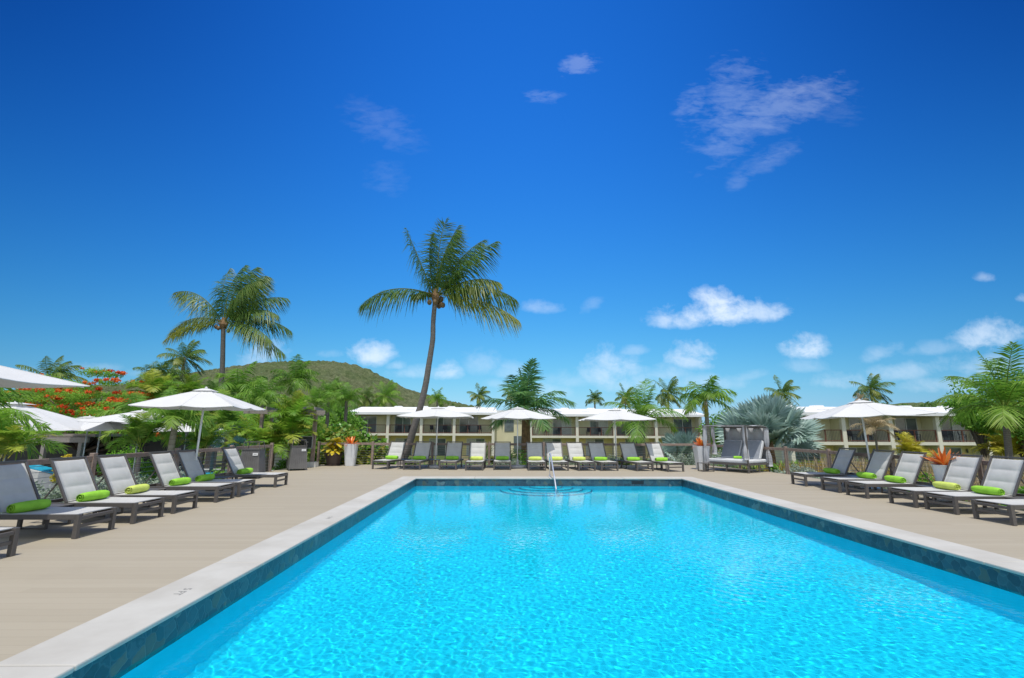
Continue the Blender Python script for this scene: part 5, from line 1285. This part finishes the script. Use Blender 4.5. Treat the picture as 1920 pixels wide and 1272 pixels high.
P('pale broken palm stump left of the lone coconut palm', 1612, 752, 58, 14, 'open', M_TANG, 8, rot=1.2)
P('young palm with large open fronds at the right edge', 1884, 770, 17.5, 98, 'open', M_ROYAL, 8, 1868, -1.3, .13, rot=2.4)
P('yellow green palm in front of the right hand wing', 1713, 868, 33, 36, 'areca', M_YPALM, 17, gz=-1.9, r0=.08)
P('yellow palm at the far right behind the young palm', 1893, 868, 31, 40, 'areca', M_YPALM, 17, gz=-1.9, r0=.08, rot=2.0)
P('dry brown palm in front of the right hand wing behind the parasol pole', 1640, 806, 30, 34, 'open', M_TANG, 18, gz=-1.9, r0=.08)
P('feathery palm leaning in from the left picture edge', -55, 800, 12.0, 92, 'royal', M_ROYAL, 19, gz=-1.5, rot=.5)
P('yellow green clump palm at the left edge behind the fence', 2, 872, 11.5, 60, 'areca', M_ARECA, 20, gz=-1.5, r0=.10)
P('feathery palm with pale trunk left of the large parasol pole', 329, 792, 19, 62, 'royal', M_ROYAL, 21, 323, r0=.15, mt=M_GTRUNK, rot=.2)
P('bushy clump palm left of the pale palm trunk', 262, 848, 18, 52, 'areca', M_ROYAL, 22, r0=.1)
P('bushy clump palm right of the pale palm trunk', 378, 850, 20, 48, 'areca', M_ROYAL, 4, r0=.1, rot=1.0)
P('clump palm behind the farthest left lounger', 468, 842, 22, 60, 'areca', M_ARECA, 5, r0=.1, rot=2)
P('clump palm between the two slatted bins', 543, 838, 20.4, 62, 'areca', M_ARECA, 20, r0=.1, rot=.6)
P('low yellow tinged clump palm behind the rear bin', 500, 858, 19.9, 52, 'areca', M_ARECA, 22, r0=.1, rot=2.8)
P('clump palm at the foot of the pergola', 590, 838, 25.5, 44, 'areca', M_ROYAL, 5, r0=.1, rot=4)
P('tall clump palm in front of the pergola beam', 548, 800, 20.6, 52, 'areca', M_ARECA, 4, r0=.1, rot=3)
P('green clump palm left of the pergola, under the parasol tip', 425, 818, 23, 50, 'areca', M_ROYAL, 22, r0=.1, rot=.4)
P('feathery palm between flame tree and large parasol', 255, 792, 23, 56, 'royal', M_ROYAL, 7, r0=.12, rot=2.2)
P('bright clump palm behind the parasol pole', 405, 800, 26, 54, 'areca', M_ARECA, 20, r0=.1, rot=5)

# silver fan palms
def fan(label, loc, seed, n, size, z0):
    t = thing('silver_fan_palm', loc, label, 'palm tree', 'silver fan palms'); fan_palm(t, M_FAN, seed, n, size, z0)
    m = MB(); m.tube([(0, 0, 0), (0, 0, z0*.6), (0, 0, z0+.15)], [.28, .24, .18], 10); m.build('trunk', M_FIBRE, t, smooth=True)
p = at(1440, 806, 24.8); fan('huge silver fan palm behind the curtained daybed', (p.x, 24.8, GZ), 3, 36, 1.55, 2.45)
p = at(1272, 806, 28); fan('smaller silver fan palm behind the last far row loungers', (p.x, 28, GZ), 5, 17, 1.0, 1.5)
p = at(450, 806, 27); fan('silver fan palm under the right side of the large left parasol', (p.x, 27, GZ), 7, 15, 1.0, 2.0)

# ------------------------------------------------------------------ broadleaf trees
t = thing('flame_tree', (at(165, 800, 27).x, 27, GZ), 'spreading flame tree covered in red blossom at the left', 'tree')
rs = np.random.RandomState(8); c = []; rr = []
for i in range(115):
    a = rs.uniform(0, 6.28); q = rs.rand()**.5; x = math.cos(a)*q*4.3; y = math.sin(a)*q*3.0; z = 5.75*(1-.28*q*q)*rs.uniform(.42, 1.0)+.5
    c.append((x, y, z)); rr.append(rs.uniform(.55, .95))
lv = Leaves(); cloud(lv, rs, c, rr, 52000, .105, .5, .32, (0, .6), 1.2, .2); lv.mesh('crown', M_FLAM, t)
lv = Leaves(); C = []; q = []
for i in range(520):
    k = rs.randint(len(c)); a = rs.uniform(0, 6.28); C.append((c[k][0]+math.cos(a)*rr[k]*.8, c[k][1]+math.sin(a)*rr[k]*.8-.1, c[k][2]+.12)); q.append(rs.uniform(.10, .24))
cloud(lv, rs, C, q, 21000, .10, .8, .6, (0, .8), .3, .1); lv.mesh('blossom', M_RED, t)
m = MB(); m.tube([(0, 0, 0), (.1, 0, 1.2), (-.1, 0, 2.0)], [.32, .26, .2], 9)
for cc in c[:26]: m.tube([(-.1, 0, 1.9), (cc[0]*.5, cc[1]*.5, cc[2]*.72+.3), cc], [.10, .055, .015], 5)
m.build('trunk', M_BARK, t, smooth=True)
GT = 'broadleaf trees beyond the gardens'
def T(label, px, py_top, wpx, Y, m, seed, gz=GZ, n=5200, size=.3, cb=.3):
    a = at(px, py_top, Y); w = wpx*Y*1.04/FPX*(1+.35*((px-960)/960)**2); return broad_tree(label, (a.x, Y, gz), a.z-gz, w, m, M_BARK, seed, n, size, GT, crownbase=cb)
T('leafy tree behind the young palm at the right edge', 1890, 690, 130, 31, M_GREEN, 31, -1.9, 6500, .24, .25)
T('round tree crown left of the leafy tree at the right edge', 1822, 716, 70, 34, M_GREEN, 32, -1.9, 6000, .24, .3)
for i, (px, py, w, Y) in enumerate(((1695, 756, 50, 78), (1735, 750, 60, 82), (1778, 748, 46, 76), (1655, 757, 36, 80))):
    T('dark tree top showing over the right hand wing roof, '+['left of the highest one', 'left of the last', 'nearest the young palm', 'leftmost by the lone palm'][i], px, py, w, Y, M_DARKG, 40+i, -1.9, 2600, .5)
for i, (px, py, w, Y, mm, lb) in enumerate(((30, 716, 130, 44, M_DARKG, 'dark tree behind the cropped parasol'), (232, 722, 110, 40, M_DARKG, 'dark tree behind the right side of the flame tree'), (392, 726, 80, 42, M_DARKG, 'dark tree left of the big left coconut trunk'), (440, 706, 90, 48, M_DARKG, 'dark round tree on the skyline right of the coconut trunk'),
        (520, 742, 90, 40, M_GREEN, 'green tree below the hill left of the royal palm'), (575, 748, 80, 42, M_GREEN, 'green tree below the hill behind the pergola'), (640, 740, 80, 50, M_GREEN, 'green tree at the left end of the hotel'), (695, 752, 60, 76, M_DARKG, 'dark tree behind the left end of the hotel roof'),
        (1352, 772, 70, 52, M_GREEN, 'green tree behind the daybed between the two hotel wings'), (1405, 768, 110, 60, M_GREEN, 'green tree in the gap between the two hotel wings'), (340, 742, 90, 38, M_GREEN, 'green tree hidden behind the large left parasol'), (128, 742, 120, 36, M_DARKG, 'dark tree behind the flame tree'))):
    T(lb, px, py, w, Y, mm, 50+i, GZ, 4200, .30, .12)

# ------------------------------------------------------------------ shrubs along the fences
def S(name, label, cat, px, py_top, Y, wpx, n, size, m, seed, group=None, depth=.8, gz=GZ, **k):
    a = at(px, py_top, Y); w = wpx*Y*1.04/FPX*(1+.35*((px-960)/960)**2)/2; h = (a.z-gz)/2
    return shrub(name, label, cat, (a.x, Y, gz), (w, w*depth, h), n, size, m, M_BARK, seed, group=group, **k)
S('sea_grape_bush', 'large sea grape bush with round leaves behind the planters', 'bush', 650, 772, 23.9, 140, 7000, .21, M_SEA, 1, tint=(0, .42), aspect=1.0, m_cl=34, rad=.34, depth=.7)
S('sea_grape_bush', 'small sea grape bush below the end of the hotel, right of the large one', 'bush', 722, 818, 23.6, 50, 700, .17, M_SEA, 2, tint=(0, .5), aspect=1.0)
GS = 'silver leaved shrubs along the fences'
for i, (y, w, h, lb) in enumerate([(7.6, .8, .62, 'silver shrub behind the second left lounger'), (9.3, .8, .62, 'silver shrub between second and third left loungers behind the fence'), (10.6, .8, .62, 'silver shrub right of the left fence post'),
        (11.9, .8, .64, 'silver shrub seen between fourth and fifth left loungers'), (13.3, .8, .55, 'silver shrub behind the parasol pole at the left fence'), (15.2, .9, .55, 'silver shrub left of the farthest left lounger')]):
    shrub('silver_shrub', lb, 'bush', (-9.75, y, -.72), (w, .75, (h+.72)/2), 3200, .085, M_SILV, M_BARK, 60+i, aspect=.42, group=GS, rad=.45, m_cl=18)
for i, (px, py, w, lb) in enumerate([(905, 858, 70, 'silver shrub behind the fourth far row lounger'), (955, 852, 60, 'silver shrub behind the fifth far row lounger'), (870, 862, 50, 'silver shrub behind the third far row lounger'), (1012, 860, 50, 'silver shrub left of the handrail behind the far fence'),
        (1062, 848, 60, 'silver shrub behind the seventh far row lounger'), (1110, 858, 50, 'silver shrub behind the eighth far row lounger'), (1150, 850, 44, 'silver shrub left of the yellow flowering bush'),
        (1218, 852, 64, 'silver shrub right of the tenth far row lounger'), (1268, 848, 70, 'silver shrub behind the rightmost far row lounger'), (1306, 846, 50, 'silver shrub left of the right tall planter'), (1350, 846, 60, 'silver shrub behind the daybed seat')]):
    S('silver_shrub', lb, 'bush', px, py, 22.95+.25*(i % 3), w, 2600, .09, M_SILV, 70+i, GS, aspect=.42, m_cl=16, gz=-.7)
for i, (x, y, w, h, lb) in enumerate([(11.3, 19.2, 1.0, .25, 'silver shrub right of the curtained daybed'), (11.5, 17.2, 1.1, .22, 'silver shrub behind the farthest right lounger'), (11.4, 15.4, .9, .30, 'silver shrub between the first two right fence posts'), (11.3, 9.9, .8, .3, 'silver shrub behind the nearest right loungers')]):
    shrub('silver_shrub', lb, 'bush', (x, y, -.7), (w, .9, (h+.7)/2), 3400, .085, M_SILV, M_BARK, 90+i, aspect=.42, group=GS, rad=.45, m_cl=18)
GG = 'green garden shrubs'
for i, (px, py, Y, w, mm, lb) in enumerate([(472, 800, 20.5, 60, M_GREEN, 'bright broadleaf shrub behind the rear bin'), (770, 842, 23.3, 34, M_SEA, 'small green shrub right of the leaning trunk'), (893, 842, 23.6, 20, M_SEA, 'narrow green shrub between third and fourth far loungers'),
        (922, 840, 23.0, 14, M_SEA, 'green sapling left of the middle parasol'), (960, 826, 25, 60, M_GREEN, 'green shrub under the big feather palm'), (988, 848, 23, 18, M_SEA, 'green sapling right of the middle parasol pole'),
        (1455, 868, 20.2, 30, M_GREEN, 'low yellow green shrub between daybed and right fence'), (1735, 866, 12.6, 70, M_GREEN, 'bright green shrub between third and fourth right loungers'), (700, 850, 22.9, 40, M_SEA, 'green shrub left of the leaning trunk foot'),
        (740, 862, 23.1, 30, M_GREEN, 'green shrub at the foot of the leaning trunk'), (540, 850, 20.6, 40, M_GREEN, 'green shrub beside the pale crate behind the fence gap'), (1905, 880, 10.6, 60, M_GREEN, 'green shrub at the right edge behind the nearest lounger'),
        (408, 868, 19.5, 50, M_GREEN, 'green shrub behind the left fence near the bins'), (300, 850, 20.5, 60, M_GREEN, 'green shrub behind the fence below the pale palm'), (235, 815, 22, 70, M_FLAM, 'bright ferny shrub in front of the lower parasols')]):
    S('garden_shrub', lb, 'bush', px, py, Y, w, 1700, .12, mm, 110+i, GG, gz=-1.3 if px != 1455 else -.9)
S('flowering_bush', 'green bush with yellow flowers between ninth and tenth far loungers', 'bush', 1169, 848, 22.6, 24, 1300, .09, M_GREEN, 130, gz=-.9, blossom=M_YEL, bl_n=26, bl_size=.07)
S('croton_bush', 'orange and yellow croton in front of the dark pool bar', 'bush', 126, 836, 20.5, 28, 900, .14, M_CROT, 131, gz=-1.2)
# strappy variegated plant and grasses
def tuft(name, label, cat, loc, n, L_, w, m, seed, el=(35, 88), droop=.6, spread=.3, group=None, prof=((0, .6), (.5, 1), (1, .05))):
    t = thing(name, loc, label, cat, group); rs = np.random.RandomState(seed); lv = Leaves(); az = rs.uniform(0, 6.28, n); e = np.radians(rs.uniform(el[0], el[1], n))
    D = np.stack([np.cos(e)*np.cos(az), np.cos(e)*np.sin(az), np.sin(e)], 1); Sx = np.stack([-np.sin(az), np.cos(az), 0*az], 1); Pp = np.zeros((n, 3)); Pp[:, :2] = rs.normal(0, spread, (n, 2))
    lv.strips(Pp, D, Sx, L_*rs.uniform(.6, 1.1, n), w, np.array([[.12, 0, -1.0]])*droop*rs.uniform(.2, 1, (n, 1)), prof=((0, .6), (.35, 1), (.7, .8), (1, .05)), tint=rs.uniform(0, .9, n)); lv.mesh('foliage', m, t); return t
p = at(1382, 806, 22.9); t = tuft('spiky_yucca', 'spiky pale variegated yucca seen through the daybed', 'plant', (p.x, 22.9, .55), 70, 1.1, .07, M_FAN, 5, (-5, 88), .25, .04)
m = MB(); m.tube([(0, 0, -2.1), (0, 0, -1), (.02, 0, .05)], [.09, .07, .06], 7); m.build('trunk', M_BARK, t, smooth=True)
p = at(850, 806, 23.2); tuft('spiky_yucca', 'spiky leaves left of the middle parasol below the hotel end', 'plant', (at(905, 806, 25.2).x, 25.2, -.1), 90, 1.5, .06, M_STIFF, 6, (10, 85), .35, .06)
GGR = 'clumps of ornamental grass beyond the right fence'
rg = random.Random(5)
GR_ = [(1500, 21, 'o', 'rusty grass clump left of the farthest right lounger'), (1535, 23, 'o', 'rusty grass clump behind the first right fence bay'), (1580, 20, 't', 'tan grass clump behind the farthest right lounger backrest'), (1560, 27, 'o', 'rusty grass clump in front of the right wing near the silver palm'),
      (1612, 24, 't', 'tan grass clump left of the right parasol pole'), (1650, 21, 'o', 'rusty grass clump right of the right parasol pole'), (1690, 23, 't', 'tan grass clump left of the yellow green palm'), (1690, 17, 'o', 'rusty grass clump behind the third right lounger'),
      (1740, 24, 't', 'tan grass clump below the yellow green palm'), (1755, 17.5, 't', 'tan grass clump left of the bowl planter'), (1800, 22, 't', 'tan grass clump behind the bowl planter'), (1825, 18, 't', 'tan grass clump right of the bowl planter'),
      (1850, 24, 't', 'tan grass clump left of the young palm trunk'), (1885, 21, 't', 'tan grass clump right of the young palm trunk'), (1905, 17, 'o', 'rusty grass clump at the right picture edge'), (1780, 27, 't', 'tan grass clump in front of the right wing windows'),
      (1830, 29, 't', 'pale grass clump below the right wing lamps'), (1870, 14.5, 't', 'tan grass clump right of the last fence post')]
for i, (px, Y, k, lb) in enumerate(GR_):
    p = gr(px, 900, 0); x, y, z = ray(px, 850); X = x/y*Y; top = -.05 if k == 'o' else .1
    zt = at(px, 851 if k == 't' else 858, Y).z; tuft('ornamental_grass', lb, 'grass clump', (X, Y, -.66), 900, (zt+.66)*1.02, .03, M_TANG if k == 't' else M_ORG, 200+i, (40, 89), .30, .75, GGR)
tuft('ornamental_grass', 'pale yellow grass clump beside the right parasol pole', 'grass clump', (at(1598, 850, 17.5).x, 17.5, -.66), 400, 1.2, .03, M_TANG, 230, (35, 88), .5, .3, GGR)
# stacked pale crates behind the fence gap
t = thing('slatted_crate', (-9.05, 21.2, -.5), 'pale slatted cabinet standing behind the fence gap', 'crate')
m = MB()
for i in range(9): m.box((0, 0, .2+i*.125), (1.05, .6, .10))
m.build('slat', M_CONC, t); m = MB(); m.box((0, 0, .7), (1.0, .54, 1.2)); m.build('body', M_WOODG, t)
# low ground cover filling the beds
def cover():
    rs = np.random.RandomState(77); n = 26000; lv = Leaves()
    X = rs.uniform(-30, 34, n); Y = rs.uniform(6, 40, n); keep = ~((X > -9.5) & (X < 10.9) & (Y < 22.8)) & ~((X < -10) & (Y < 35)) ; X = X[keep]; Y = Y[keep]; n = len(X)
    az = rs.uniform(0, 6.28, n); e = rs.uniform(.5, 1.5, n); D = np.stack([np.cos(e)*np.cos(az), np.cos(e)*np.sin(az), np.sin(e)], 1); Sx = np.stack([-np.sin(az), np.cos(az), 0*az], 1)
    Z0 = np.where((X > -12) & (Y < 30) | (X > 9.5) & (Y < 33) & (X < 30), -.62, GZ); lv.strips(np.stack([X, Y, Z0], 1), D, Sx, rs.uniform(.25, .7, n), .06, np.array([[0, 0, -.4]]), tint=rs.uniform(0, .8, n)); tag(lv.mesh('ground_cover', M_GREEN), 'low green planting covering the beds around the deck', 'ground cover', kind='stuff')
cover()
